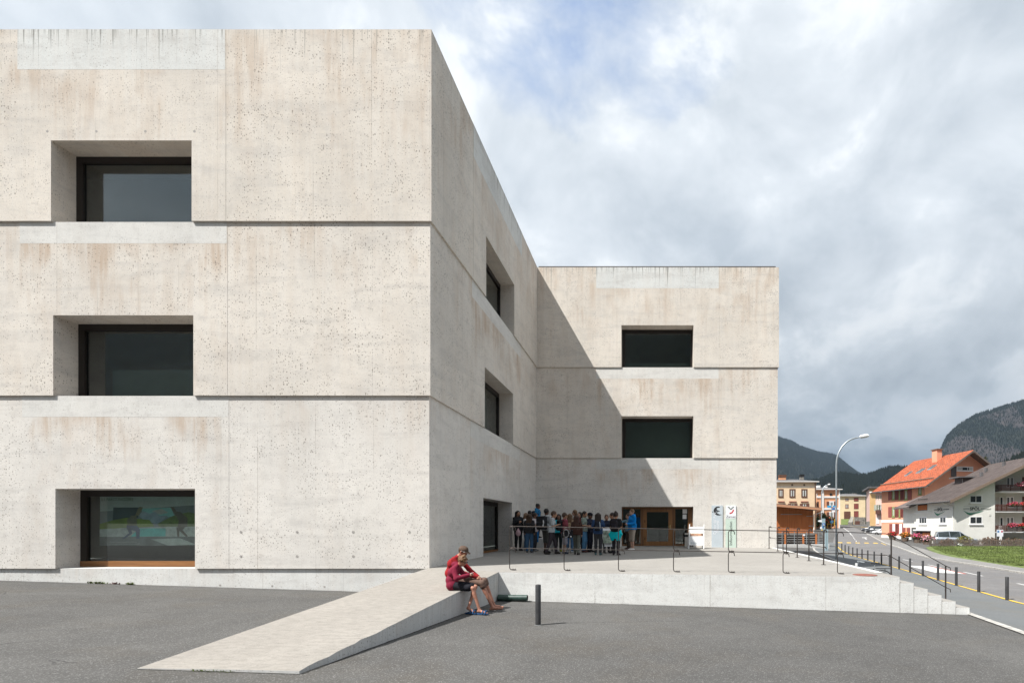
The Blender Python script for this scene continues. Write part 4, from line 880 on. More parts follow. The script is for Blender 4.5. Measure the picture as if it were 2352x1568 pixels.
mb.f = [(j*12+i, j*12+i+1, j*12+13+i, j*12+12+i) for j in range(len(rows)-1) for i in range(11)]; mb.m = [0]*len(mb.f)
tag(mb.build('meadow', 'grass_ground'), 'green meadow in front of the picket fence', kind='structure')
mb = MB()
for k in range(26000):
    y = 34+23.3*RNG.random()**.8; x = xleft(y)+RNG.random()*(min(49, y*.76)-xleft(y)); 
    if x < xleft(y): continue
    z = g(x, y)+.13; a = RNG.random()*PI; h = .06+.10*RNG.random()**2; w = .03; dx, dy = math.cos(a)*w, math.sin(a)*w; lx, ly = (RNG.random(2)-.5)*.16
    mb.v += [(x-dx, y-dy, z), (x+dx, y+dy, z), (x+lx, y+ly, z+h)]; o = len(mb.v); mb.f.append((o-3, o-2, o-1)); mb.m.append(0)
tag(mb.build('grass', 'grass_blade'), 'short green grass of the meadow', 'grass', kind='stuff')
pf = thing('picket_fence', 'weathered wooden picket fence between the meadow and the white hotel', 'fence', (38, 57.6, g(38, 57.6)))
mb = MB(); FX0, FX1 = 31.3, 48.0; npk = 150
for k in range(npk):
    x = FX0+(FX1-FX0)*k/npk+random.uniform(-.01, .01); y = 57.6; h = .95+random.uniform(-.06, .07); zz = g(x, y); tl = random.uniform(-.02, .02); w = .032
    mb.hexa([(x-w, y-.012, zz), (x+w, y-.012, zz), (x+w, y+.012, zz), (x-w, y+.012, zz), (x-w*.6+tl, y-.012, zz+h), (x+w*.6+tl, y-.012, zz+h), (x+w*.6+tl, y+.012, zz+h), (x-w*.6+tl, y+.012, zz+h)])
tag(mb.build('pickets', 'wood_grey', pf), kind='stuff')
for hh in (.28, .74): MB().hexa([(x, y, g(x, 57.6)+hh+dz) for dz in (0, .08) for x, y in ((FX0, 57.615), (FX1, 57.615), (FX1, 57.66), (FX0, 57.66))]).build('rail', 'wood_grey', pf)
for k in range(8): x = FX0+.2+k*2.2; box('post', (x, 57.66, g(x, 57.6)-.1), (x+.1, 57.76, g(x, 57.6)+.98), 'wood_grey', pf)
gz = g(40, 58.6)
plant('shrub', 'yellow-green round shrub in front of the silver van behind the fence', 'shrub', (35.7, 58.3, gz+.75), (.95, .5, .55), 700, .10, 'leaf_yellow')
plant('shrub', 'reddish-brown hedge right of the silver van behind the fence', 'shrub', (38.8, 58.4, gz+.55), (1.3, .5, .62), 900, .10, 'leaf_brown')
plant('shrub', 'brown and green bush behind the fence below the notice board', 'shrub', (41.2, 58.4, gz+.5), (1.3, .5, .55), 800, .10, 'leaf_brown', (('leaf_olive', 300), ('petal_red', 12)))
plant('shrub', 'dark bush behind the fence left of the van', 'shrub', (33.7, 58.3, gz+.45), (.9, .45, .5), 500, .10, 'leaf_brown')
plant('shrub', 'brown hedge below the lowest hotel balcony behind the fence', 'shrub', (44.4, 58.5, gz+.5), (1.8, .5, .5), 900, .10, 'leaf_brown', (('leaf_olive', 300),))
plant('flower_tuft', 'white flowering tuft in front of the picket fence', 'flowers', (34.6, 57.3, g(35, 57)+.28), (.35, .2, .2), 100, .06, 'leaf_green', (('trim_white', 60),))
gz = g(38, 74)
for k, (x, y, z, fm, lab) in enumerate(((35.6, 66, 0, 'petal_pale', 'pale pink potted flowers beside the garage of the hotel'), (36.4, 70.0, .4, 'petal_pink', 'pink flowers at the white base of the orange house'), (36.7, 74, .6, 'petal_orange', 'orange flowers in a planter before the orange house'), (37.0, 78.5, .5, 'petal_red', 'red flowers in a green tub at the left corner of the orange house'))):
    plant('flower_tub', lab, 'flowers', (x, y, g(x, y)+.75+z*.3), (.8, .5, .42), 220, .14, 'leaf_green', ((fm, 260),), 'flower tubs along the far sidewalk', (.55, .5, 'rafter'))

# --- cars
simple('car_silver', (.42, .46, .50), .3, .04, 2, metal=.7, coat=.6); simple('car_black', (.012, .013, .016), .25, .1, 2, coat=1.0, spec=.6); simple('car_white', (.74, .75, .75), .3, .03, 2, coat=.8); simple('car_navy', (.02, .024, .035), .25, .1, 2, coat=1.0)
simple('tyre', (.015, .015, .015), .9); simple('rim', (.45, .46, .47), .4, .1, 4, metal=.8); simple('lamp_red', (.45, .02, .02), .3); simple('lamp_clear', (.75, .77, .78), .2)
m_, nt_, b_n = newmat('car_glass'); b_n.inputs['Base Color'].default_value = (.02, .028, .028, 1); b_n.inputs['Roughness'].default_value = .05; b_n.inputs['Specular IOR Level'].default_value = 1.0
CARS = {'sedan': (4.6, 1.8, [(-2.3, .55, .80), (-2.15, .95, .95), (-1.55, 1.0, 1.02), (-.75, .98, 1.42), (.35, .95, 1.42), (1.15, .93, .95), (1.9, .85, .86), (2.25, .62, .7)]),
        'suv': (4.5, 1.85, [(-2.25, .6, .85), (-2.15, 1.05, 1.1), (-1.85, 1.08, 1.58), (-.6, 1.06, 1.66), (.35, 1.05, 1.62), (1.05, 1.02, 1.06), (1.95, .95, .98), (2.25, .65, .75)]),
        'van': (4.5, 1.82, [(-2.25, .6, .9), (-2.2, 1.05, 1.15), (-2.0, 1.08, 1.72), (-.8, 1.06, 1.82), (.3, 1.05, 1.78), (1.25, 1.03, 1.12), (1.95, .92, .95), (2.25, .62, .72)])}
def car(label, kind, loc, rz, paint):
    L, Wd, st = CARS[kind]; t = thing('parked_car', label, 'car', loc, rz, 'cars parked along the road'); hw = Wd/2
    mb = MB(); n = len(st); k = 7
    for x, belt, roof in st:
        b2 = min(belt, roof); mb.v += [(x, -hw*.86, .24), (x, -hw*.98, .42), (x, -hw, b2*.75), (x, -hw*.93, b2), (x, hw*.93, b2), (x, hw, b2*.75), (x, hw*.98, .42), (x, hw*.86, .24)]
    for i in range(n-1):
        for q in range(8): mb.f.append((i*8+q, i*8+(q+1) % 8, i*8+8+(q+1) % 8, i*8+8+q)); mb.m.append(0)
    mb.f += [tuple(range(8)), tuple((n-1)*8+q for q in range(8))[::-1]]; mb.m += [0, 0]
    mb.build('body', paint, t, smooth=True, local=True, bevel=.02)
    cab = [s for s in st if s[2] > s[1]+.32]; i0 = st.index(cab[0])-1; i1 = st.index(cab[-1])+1; cs = st[i0:i1+1]
    mb = MB()
    for x, belt, roof in cs: r_ = max(roof, belt+.005)-.05*(roof > belt+.1); mb.v += [(x, -hw*.90, belt-.03), (x, -hw*.72, r_), (x, hw*.72, r_), (x, hw*.90, belt-.03)]
    for i in range(len(cs)-1):
        for q in range(3): mb.f.append((i*4+q, i*4+q+1, i*4+5+q, i*4+4+q)); mb.m.append(0)
    mb.build('glazing', 'car_glass', t, local=True)
    mb = MB()
    for x, belt, roof in cab: mb.v += [(x, -hw*.73, roof-.055), (x, -hw*.66, roof), (x, hw*.66, roof), (x, hw*.73, roof-.055)]
    for i in range(len(cab)-1):
        for q in range(3): mb.f.append((i*4+q, i*4+q+1, i*4+5+q, i*4+4+q)); mb.m.append(0)
    mb.build('roof', paint, t, smooth=True, local=True)
    for sy in (-1, 1):
        for j in range(len(cs)):
            x, belt, roof = cs[j]
            if j in (0, len(cs)-1):
                x2, b2, r2 = cs[1 if j == 0 else -2]; p0 = Vector((x, sy*hw*.905, belt-.02)); p1 = Vector((x2, sy*hw*.735, r2-.04))
            else: p0 = Vector((x+.1, sy*hw*.915, belt-.02)); p1 = Vector((x, sy*hw*.735, roof-.04))
            MB().tube([p0, p1], .042, 6).build('pillar', paint, t, local=True)
        for xw in (-L*.29, L*.30):
            mb = MB(); mb.lathe([(.20, -.10), (.30, -.11), (.33, -.07), (.33, .07), (.30, .11), (.20, .10)], n=18); w = mb.build('wheel', 'tyre', t, local=True); w.location = (xw, sy*(hw-.1), .33); w.rotation_euler = (PI/2, 0, 0)
            MB().lathe([(.21, -.115), (.05, -.125), (.05, .125), (.21, .115)], n=14).build('rim', 'rim', w, local=True)
        MB().box((L/2-.16, sy*hw*.82-.16, .62), (L/2-.03, sy*hw*.82+.10, .76)).build('headlight', 'lamp_clear', t, local=True)
        MB().box((-L/2+.02, sy*hw*.84-.10, .72), (-L/2+.10, sy*hw*.84+.08, 1.0)).build('tail_light', 'lamp_red', t, local=True)
        MB().box((.55, sy*hw*1.0-.06, 1.0), (.75, sy*hw*1.0+.13 if sy > 0 else sy*hw-.13, 1.12)).build('mirror', paint, t, local=True)
    MB().box((L/2-.06, -.4, .45), (L/2+.01, .4, .58)).build('grille', 'black', t, local=True)
    return t
car('silver people carrier parked behind the picket fence by the white hotel', 'van', (36.1, 60.6, g(36, 60.6)+.02), math.radians(-22), 'car_silver')
def zcar(zx, Y): return ((z3(zx, 0)[0]-VPX)*Y/FPX)
for (zx, Y, kd, pt_, lab) in ((1470, 117, 'sedan', 'car_navy', 'dark blue parked car, leftmost of the three by the pink house'), (1540, 111, 'suv', 'car_black', 'black parked car between the dark blue and the white one'), (1625, 104, 'sedan', 'car_white', 'white parked car nearest to the orange house')):
    x = zcar(zx, Y); car(lab, kd, (x, Y, g(x, Y)+.03), math.radians(-30+180), pt_)

# --- more houses up the street
def flat_house(name, label, F, u0, u1, zb, zt, depth, mat, eave=.6, roofm='eave_white', hip=1.6):
    t = thing(name, label, 'house', F.p((u0+u1)/2, g(F.p(u0, 0).x, F.p(u0, 0).y)))
    boxp('wall', F, u0, u1, zb, zt, -depth, 0, mat, t)
    boxp('cornice', F, u0-eave, u1+eave, zt, zt+.22, -depth-eave, eave, roofm, t)
    a = [F.p(u0-eave, zt+.22, eave), F.p(u1+eave, zt+.22, eave), F.p(u1+eave, zt+.22, -depth-eave), F.p(u0-eave, zt+.22, -depth-eave)]
    m_ = (u1-u0)*.3; rr = [F.p(u0+m_, zt+.22+hip, -depth/2), F.p(u1-m_, zt+.22+hip, -depth/2)]
    r = MB().add(a+rr, [(0, 1, 5, 4), (1, 2, 5), (2, 3, 4, 5), (3, 0, 4), (3, 2, 1, 0)]).build('roof', 'roof_grey', t)
    return t, r
FY = Facade((0, 128), (1, 0)); X_ = lambda zx, Y: (z3(zx, 0)[0]-VPX)*Y/FPX
zt = FY.uz(*z3(500, 808))[1]
yh, yr = flat_house('house', 'pale yellow house with brown windows and a grey chimney behind the timber shed', FY, X_(80, 128), X_(733, 128), -1, zt, 9, 'plaster_yellow', hip=.9)
for (x0, x1) in ((245, 303), (390, 458), (546, 614)): zwin(FY, yh, z3, x0, 903, x1, 1003, frame='frame_brown', mull=1, fw=.22, surround=.12)
for (x0, x1) in ((255, 300), (400, 455), (553, 610)):
    zwin(FY, yh, z3, x0, 1088, x1, 1190, frame='frame_brown', shut='shutter_brown', sw=.62, fw=.15); u_, z_ = FY.uz(*z3(x0, 1068)); boxp('lintel', FY, u_-.4, FY.uz(*z3(x1, 1068))[0]+.4, z_, z_+.2, 0, .15, 'shutter_red', yh)
for x in (420, 578):
    c = FY.p(FY.uz(*z3(x, 845))[0], FY.uz(*z3(x, 845))[1], .03); MB().prism([(c.x+.25*math.cos(q), c.y, c.z+.25*math.sin(q)) for q in np.linspace(0, 2*PI, 13)[:-1]], (0, .03, 0)).build('round_vent', 'frame_brown', yh)
zz = FY.uz(*z3(500, 868))[1]; boxp('string_course', FY, X_(80, 128), X_(733, 128), zz-.08, zz+.08, 0, .10, 'plaster_white', yh)
MB().tube([FY.p(X_(720, 128), -1, .12), FY.p(X_(720, 128), zt, .12)], .11, 6).build('downpipe', 'frame_brown', yh)
for (x0, x1, y0, m1, m2) in ((530, 575, 705, 'stone_grey', 'black'), (255, 340, 712, 'plaster_orange', 'frame_brown')):
    a = at(*z3(x0, y0+30), 131); b_ = at(*z3(x1, y0), 131); c_ = box('chimney', (a.x, 131, zt), (b_.x, 132.2, a.z), m1, yr); box('cap', (a.x-.1, 130.9, a.z), (b_.x+.1, 132.3, b_.z), m2, c_)
FO = Facade((0, 138), (1, 0)); zt = FO.uz(*z3(900, 908))[1]
o2, o2r = flat_house('house', 'small orange house with white corner pilasters behind the blue direction signs', FO, X_(738, 138), X_(1040, 138), 0, zt, 9, 'plaster_orange', hip=.8)
boxp('pilaster', FO, X_(800, 138), X_(832, 138), .5, zt, 0, .2, 'trim_white', o2); boxp('pilaster', FO, X_(1026, 138), X_(1042, 138), .5, zt, -.1, .2, 'trim_white', o2)
for y in (1002, 1156): zz = FO.uz(*z3(900, y))[1]; boxp('string_course', FO, X_(738, 138), X_(1040, 138), zz-.25, zz+.25, 0, .15, 'trim_white', o2)
for (y0, y1) in ((1062, 1120), (1200, 1280)):
    zwin(FO, o2, z3, 905, y0, 965, y1, mull=1, fw=.18, shut='shutter_brown', sw=.7, surround=.15); zwin(FO, o2, z3, 745, y0, 768, y1+5, frame='frame_brown', mull=0, fw=.12, curtain=False)
zwin(FO, o2, z3, 738, 955, 752, 998, mull=0, fw=.1, curtain=False)
c = at(*z3(928, 968), 137.8); MB().prism([(c.x+.35*math.cos(q), c.y, c.z+.35*math.sin(q)) for q in np.linspace(0, 2*PI, 13)[:-1]], (0, .1, 0)).build('round_vent', 'black', o2)
for (x0, x1, y0) in ((750, 790, 850), (850, 882, 862)): a = at(*z3(x0, y0), 141); b_ = at(*z3(x1, y0), 141); box('chimney', (a.x, 141, zt), (b_.x, 142, a.z), 'trim_white', o2r)
FP = Facade((0, 190), (1, 0)); zt = FP.uz(*z3(1200, 990))[1]; zb = FP.uz(*z3(1200, 1265))[1]
p2, p2r = flat_house('house', 'far pale yellow house with red-brown shutters on a rubble stone base', FP, X_(1045, 190), X_(1378, 190), zb-9, zt, 10, 'plaster_pale', hip=1.0, roofm='eave_white')
for (x0, y0, x1, y1) in ((1113, 1018, 1160, 1055), (1113, 1096, 1160, 1154)): zwin(FP, p2, z3, x0, y0, x1, y1, frame='shutter_red', mull=1, fw=.2, sill=False)
for (y0, y1) in ((1016, 1053), (1093, 1153), (1190, 1260)): 
    u0, z1 = FP.uz(*z3(1232, y0)); u1, z0 = FP.uz(*z3(1282, y1)); w = boxp('window', FP, u0-.15, u1+.15, z0-.15, z1+.15, 0, .05, 'shutter_brown', p2); boxp('shutter', FP, u0, (u0+u1)/2-.05, z0, z1, .05, .1, 'shutter_red', w); boxp('shutter', FP, (u0+u1)/2+.05, u1, z0, z1, .05, .1, 'shutter_red', w)
u0, z1 = FP.uz(*z3(1098, 1190)); u1, z0 = FP.uz(*z3(1180, 1290)); boxp('door', FP, u0, u1, z0, z1, 0, .1, 'shutter_brown', p2)
boxp('stone_base', FP, X_(1228, 190), X_(1368, 190), zb-9, zb, 0, .5, 'stone_grey', p2); u0, z1 = FP.uz(*z3(1236, 1315)); u1, z0 = FP.uz(*z3(1296, 1366)); boxp('garage_door', FP, u0, u1, z0, z1, .5, .6, 'shutter_brown', p2)
a = at(*z3(1210, 955), 195); c_ = box('chimney', (a.x, 195, zt+.2), (a.x+1.6, 196, a.z), 'stone_grey', p2r)
Yg = 182; bk = thing('garden_bank', 'small sloping lawn with stone side walls before the far pale house', 'garden', at(*z3(1110, 1360), Yg))
A_ = [at(*z3(1058, 1362), Yg-6), at(*z3(1150, 1362), Yg-6), at(*z3(1165, 1288), Yg+6), at(*z3(1060, 1288), Yg+6)]
MB().add([tuple(p) for p in A_]+[(p.x, p.y, 0) for p in A_], BOXF).build('lawn', 'grass_ground', bk)
MB().hexa([tuple(v) for v in [at(*z3(1150, 1366), Yg-6), at(*z3(1208, 1366), Yg-6), at(*z3(1222, 1366), Yg+6), at(*z3(1165, 1366), Yg+6), at(*z3(1150, 1330), Yg-6), at(*z3(1208, 1330), Yg-6), at(*z3(1222, 1258), Yg+6), at(*z3(1190, 1258), Yg+6)]]).build('stone_wall', 'stone_grey', bk)
# amber corner house and pink house right of the junction
cx_ = (z3(1435, 0)[0]-VPX)*150/FPX; FA = Facade((cx_, 150), (1, 0)); FA2 = Facade((cx_, 150), (.33, .944), flip=True); zt = FA.uz(*z3(1435, 890))[1]
ah = thing('house', 'tall amber corner house between the far pale house and the pink house', 'house', (cx_, 150, g(cx_, 150)))
mb = MB(); q = [FA.p(0, 0), FA.p(19, 0), FA.p(24, 0, -15), FA2.p(15, 0)]; mb.prism([(v.x, v.y, -1) for v in q], (0, 0, zt+1)); mb.build('wall', 'plaster_amber', ah)
mb = MB(); q2 = [FA.p(-1.0, 0, 1.2), FA.p(20, 0, 1.2), FA.p(25, 0, -16), FA2.p(16, 0, 1.2)]; mb.prism([(v.x, v.y, zt) for v in q2], (0, 0, .5)); mb.build('roof', 'roof_grey', ah)
boxp('side_render', FA2, .3, 15, 1.5, zt-.01, 0, .03, 'plaster_pink', ah); boxp('base_course', FA2, 0, 15, -1, 3.2, 0, .06, 'stone_grey', ah)
for y0, y1 in ((980, 1035), (1085, 1135), (1215, 1285)):
    for x0, x1 in ((1394, 1402), (1416, 1425)): zwin(FA2, ah, z3, x0, y0, x1, y1, mull=0, fw=.4, curtain=False, sill=False)
kx = (z3(1510, 0)[0]-VPX)*126/FPX; FK = Facade((kx, 126), (.80, -.60)); zt = FK.uz(*z3(1560, 945))[1]
kh = thing('house', 'pink house with pale green shutters and a small balcony behind the parked cars', 'house', (kx, 126, g(kx, 126)))
ul = FK.uz(*z3(1692, 1000))[0]; boxp('wall', FK, 0, ul, -1.5, zt, -10, 0, 'plaster_pink', kh); boxp('eave', FK, -1.2, ul+.8, zt, zt+.3, -11, 1.0, 'eave_white', kh); simple('shutter_sage', (.34, .36, .27), .7)
for (x0, x1) in ((1511, 1524), (1541, 1553), (1574, 1586), (1608, 1619), (1640, 1652)):
    zwin(FK, kh, z3, x0, 985, x1, 1040, frame='shutter_sage', mull=0, fw=.12, curtain=False, sill=False); zwin(FK, kh, z3, x0, 1105, x1, 1180, frame='trim_white', mull=0, fw=.22, shut='shutter_sage', sw=.35, curtain=False, sill=False)
for (x0, x1) in ((1523, 1552), (1620, 1652)): zwin(FK, kh, z3, x0, 1270, x1, 1345, frame='trim_white', mull=0, fw=.25, curtain=False)
u0, z1 = FK.uz(*z3(1521, 1172)); u1, z0 = FK.uz(*z3(1578, 1225)); boxp('balcony', FK, u0, u1, z0, z1, 0, .9, 'wood_dark', kh)
MB().tube([FK.p(FK.uz(*z3(1630, 925))[0], zt-.2, .9), FK.p(FK.uz(*z3(1680, 960))[0], zt-2.2, .3), FK.p(FK.uz(*z3(1686, 1000))[0], -.5, .2)], .14, 6).build('downpipe', 'gutter_white', kh)

# --- timber shed on its deck
SY = 57.0; FSH = Facade((0, SY), (1, 0)); X5 = lambda px: (px-VPX)*SY/FPX
sh = thing('timber_shed', 'orange-brown timber shed with a mono-pitch roof on a raised deck beside the concrete building', 'shed', (X5(1830), SY, g(16, SY)))
def z5(zx, zy): return 1782.4+.08787*zx, 1148.4+.08787*zy
x0, x1 = X5(1775), X5(z5(975, 0)[0]); zb = FSH.uz(1800, z5(0, 850)[1])[1]; zl = FSH.uz(1790, z5(0, 165)[1])[1]; zr = FSH.uz(1870, z5(0, 262)[1])[1]; zl0 = zl+(zl-zr)*.18
MB().prism([(x0, SY+.04, zb), (x1, SY+.04, zb), (x1, SY+.04, zr-.02), (x0, SY+.04, zl0-.02)], (0, 5, 0)).build('wall', 'wood_larch', sh)
npl = 40
for k in range(npl):
    a = x0+(x1-x0)*k/npl; b_ = x0+(x1-x0)*(k+1)/npl; h = zl0+(zr-zl0)*(k/npl); h2 = zl0+(zr-zl0)*((k+1)/npl); dd = random.uniform(0, .02)
    MB().hexa([(a+.008, SY+.01-dd, zb+random.uniform(-.04, .02)), (b_-.008, SY+.01-dd, zb), (b_-.008, SY+.039, zb), (a+.008, SY+.039, zb), (a+.008, SY+.01-dd, h-.03), (b_-.008, SY+.01-dd, h2-.03), (b_-.008, SY+.039, h2-.03), (a+.008, SY+.039, h-.03)]).build('plank', 'wood_larch', sh)
xr1 = X5(z5(1130, 0)[0]); zre = FSH.uz(1880, z5(0, 240)[1])[1]
MB().prism([(x0-.5, SY-.9, zl0+.06), (xr1, SY-.9, zre-.05), (xr1, SY-.9, zre+.16), (x0-.5, SY-.9, zl0+.30)], (0, 6.6, 0)).build('roof', 'roof_grey', sh)
MB().prism([(x0-.5, SY-.93, zl0-.05), (xr1, SY-.93, zre-.12), (xr1, SY-.93, zre+.12), (x0-.5, SY-.93, zl0+.24)], (0, -.04, 0)).build('fascia', 'wood_fascia' if 'wood_fascia' in M else wood('wood_fascia', (.42, .20, .11), (.55, .29, .17), along=0) and 'wood_fascia', sh)
for (xa, xb, y) in ((120, 680, 365), (790, 950, 412), (850, 1000, 668)): MB().tube([(X5(z5(xa, 0)[0]), SY-.06, FSH.uz(1800, z5(0, y)[1])[1]), (X5(z5(xb, 0)[0]), SY-.06, FSH.uz(1800, z5(0, y)[1])[1])], .03, 6).build('door_track', 'galvanised', sh)
MB().tube([(X5(z5(1135, 0)[0]), SY-.9, zre-.1), (X5(z5(1130, 0)[0]), SY-.9, FSH.uz(1880, z5(0, 320)[1])[1]), (X5(z5(985, 0)[0]), SY-.1, FSH.uz(1880, z5(0, 370)[1])[1]), (X5(z5(980, 0)[0]), SY-.1, zb)], .06, 6).build('downpipe', 'gutter_white', sh)
xd1 = X5(z5(1060, 0)[0]); zg = g(16, SY)
box('deck', (x0-.5, SY-1.8, zb-.12), (xd1, SY+4.5, zb-.002), 'wood_grey', sh)
for k in range(5): box('deck_slat', (x0-.5, SY-1.78, zg+.02+k*(zb-zg-.15)/5), (X5(z5(930, 0)[0]), SY-1.74, zg+.02+k*(zb-zg-.15)/5+.17), 'bronze', sh)
for zx in (130, 590, 915): box('deck_post', (X5(z5(zx, 0)[0])-.1, SY-1.86, zg-.3), (X5(z5(zx, 0)[0])+.08, SY-1.78, zb-.12), 'wood_larch', sh)
for k in range(8): h = zg+(zb-zg)*(1-k/8); xx = X5(z5(940+12*k, 0)[0]); box('stair_tread', (xx, SY-1.7, h-.06), (xx+.55, SY-.6, h), 'bronze', sh)
for zx in (160, 480, 800, 1120): MB().tube([(X5(z5(zx, 0)[0])*.965, SY-2.0, zg-.1), (X5(z5(zx, 0)[0])*.965, SY-2.0, FSH.uz(1800, z5(0, 815)[1])[1])], .035, 6).build('railing_post', 'galvanised', sh)
box('notice', (X5(z5(572, 0)[0]), SY-1.9, FSH.uz(0, z5(0, 918)[1])[1]), (X5(z5(628, 0)[0]), SY-1.87, FSH.uz(0, z5(0, 878)[1])[1]), 'sign_white', sh)
LW = 53.6; lw = thing('low_wall', 'low grey concrete wall below the timber shed', 'wall', (15, LW, g(15, LW)))
xa, xb = (1775-VPX)*LW/FPX, (1905.4-VPX)*LW/FPX; zt = EYE-(1249.5-VPY)*LW/FPX
box('body', (xa, LW, -2), (xb, LW+.35, zt), 'concrete_ramp_side', lw, .02)
# --- lamps and road signs
def lamp(label, x, y, H, r, arm):
    z0 = g(x, y); t = thing('street_lamp', label, 'street lamp', (x, y, z0), 0, 'street lamps')
    pts = [(x, y, z0-.2), (x, y, z0+H*.76)]+[(x+arm*(1-math.cos(a))*.82, y, z0+H*.76+H*.22*math.sin(a)) for a in np.linspace(.2, 1.35, 9)]+[(x+arm*.86, y, z0+H*.985)]
    MB().tube(pts, [r*1.1]+[r]*(len(pts)-2)+[r*.65], 10).build('pole', 'galvanised', t, smooth=True)
    c = Vector((x+arm*.84, y, z0+H*.985)); L = arm*.33
    mb = MB(); mb.tube([c, c+Vector((L*.2, 0, .03)), c+Vector((L*.75, 0, .09)), c+Vector((L, 0, .10))], [.05, .13, .15, .09], 10); mb.build('lamp_head', 'white_enamel', t, smooth=True)
    MB().box((x-r*1.4, y-r*1.4, z0+.6), (x+r*1.4, y-r*1.0, z0+1.0)).build('access_door', 'galvanised', t)
lamp('tall curved street lamp rising in front of the small orange house', 422*38/FPX, 38, at(0, 999, 38).z-g(13.7, 38), .062, 2.05)
lamp('smaller curved street lamp beyond the timber shed', (z3(803, 0)[0]-VPX)*92/FPX, 92, at(0, z3(0, 832)[1], 92).z-g(30, 92), .085, 1.35)
py_ = 50.0; tp = thing('sign_totem', 'grey-blue sign totem with a blue pedestrian sign at the corner of the pavement', 'sign', (16.9, py_, g(17, py_)))
X6 = lambda zx, Y=py_: (z5(zx, 0)[0]-VPX)*Y/FPX; Z6 = lambda zy, Y=py_: EYE+(VPY-z5(0, zy)[1])*Y/FPX
simple('totem_blue', (.32, .42, .46), .5, .06, 4); simple('sign_blue', (.02, .16, .45), .5); simple('sign_cyan', (.05, .36, .65), .5)
box('panel', (X6(1205), py_, Z6(760)), (X6(1288), py_+.06, Z6(475)), 'totem_blue', tp)
for a, b_ in ((1290, 1318), (1326, 1365)): box('post', (X6(a), py_+.01, g(17, py_)-.1), (X6(b_), py_+.15, Z6(820)), 'totem_blue', tp)
box('beam', (X6(1230), py_+.02, Z6(830)), (X6(1366), py_+.12, Z6(758)), 'totem_blue', tp)
box('pedestrian_sign', (X6(1212), py_-.03, Z6(662)), (X6(1278), py_-.004, Z6(597)), 'sign_blue', tp); a = X6(1245)
MB().prism([(a-.10, py_-.033, Z6(655)), (a+.10, py_-.033, Z6(655)), (a, py_-.033, Z6(606))], (0, -.006, 0)).build('white_triangle', 'sign_white', tp)
MB().prism([(a-.02, py_-.04, Z6(652)), (a+.03, py_-.04, Z6(652)), (a+.015, py_-.04, Z6(622)), (a-.01, py_-.04, Z6(622))], (0, -.004, 0)).build('walking_figure', 'ink_dark', tp)
box('small_sign', (X6(1212), py_-.03, Z6(715)), (X6(1245), py_-.004, Z6(672)), 'sign_blue', tp)
ps = thing('hanging_sign', 'white oval sign with a black and white picture left of the sign totem', 'sign', (X6(1100, 56), 56, g(18, 56)))
Yp = 56.0; c = (X6(1100, Yp), Z6(542, Yp)); MB().prism([(c[0]+.30*math.cos(q)*1.0, Yp-.9, c[1]+.11*math.sin(q)) for q in np.linspace(0, 2*PI, 17)[:-1]], (0, .04, 0)).build('oval_board', 'sign_white', ps)
box('picture', (X6(1078, Yp), Yp-.9, Z6(648, Yp)), (X6(1138, Yp), Yp-.86, Z6(585, Yp)), 'ink_dark', ps); box('price_board', (X6(1085, Yp), Yp-.9, Z6(745, Yp)), (X6(1178, Yp), Yp-.86, Z6(690, Yp)), 'sign_white', ps); box('yellow_board', (X6(1115, Yp), Yp-.9, Z6(785, Yp)), (X6(1178, Yp), Yp-.86, Z6(752, Yp)), 'paint_yellow', ps)
MB().tube([(X6(1180, Yp), Yp-.85, g(18, Yp)), (X6(1180, Yp), Yp-.85, Z6(520, Yp))], .03, 6).build('post', 'galvanised', ps)
DY = 134.0; dsx = (1909.6-VPX)*DY/FPX; z7 = lambda zx, zy: at(1855.9+.07617*zx, 1130+.07617*zy, DY)
ds = thing('direction_signs', 'pole with blue direction signs and a round keep-right sign before the orange house', 'sign', (dsx, DY, g(dsx, DY)))
MB().tube([(dsx, DY, g(dsx, DY)), (dsx, DY, z7(0, 300).z)], .08, 6).build('pole', 'galvanised', ds)
for (a, b_, c, e, m1) in ((575, 400, 690, 465, 'sign_cyan'), (740, 400, 850, 455, 'sign_cyan'), (720, 465, 808, 525, 'sign_blue'), (720, 540, 810, 592, 'sign_white')):
    p = z7(a, e); q = z7(c, b_); box('arrow_board', (p.x, DY-.14, p.z), (q.x, DY-.09, q.z), m1, ds)
p = z7(710, 890); MB().prism([(p.x+.42*math.cos(q), DY-.15, p.z+.42*math.sin(q)) for q in np.linspace(0, 2*PI, 17)[:-1]], (0, .05, 0)).build('round_sign', 'sign_cyan', ds)
MB().prism([(p.x-.26, DY-.17, p.z+.20), (p.x-.16, DY-.17, p.z+.28), (p.x+.26, DY-.17, p.z-.2), (p.x+.18, DY-.17, p.z-.28)], (0, -.01, 0)).build('arrow', 'sign_white', ds)
for a in (615, 715, 825): p = z7(a, 1000); MB().tube([(p.x, DY+.6, g(p.x, DY)), (p.x, DY+.6, z7(0, 800 if a == 825 else 940).z)], .07, 6).build('guard_post', 'paint_yellow', ds)
MB().tube([(z7(615, 0).x, DY+.6, z7(0, 955).z), (z7(830, 0).x, DY+.6, z7(0, 945).z)], .08, 6).build('guard_rail', 'paint_yellow', ds)
p = z7(740, 860); plant('shrub', 'flowering green bush behind the yellow guard rail at the junction', 'shrub', (p.x, DY+1.6, p.z-.2), (1.5, .8, 1.5), 700, .25, 'leaf_olive', (('petal_orange', 90), ('petal_red', 60)))
p = z7(570, 830); plant('shrub', 'tall green shrub left of the direction signs', 'shrub', (p.x, DY+2.2, p.z-.2), (.9, .8, 1.9), 600, .25, 'leaf_green')
p = z7(350, 880); plant('shrub', 'dark green shrub behind the oval white sign', 'shrub', (p.x, DY+2.0, p.z), (.9, .8, 1.5), 400, .25, 'leaf_green')

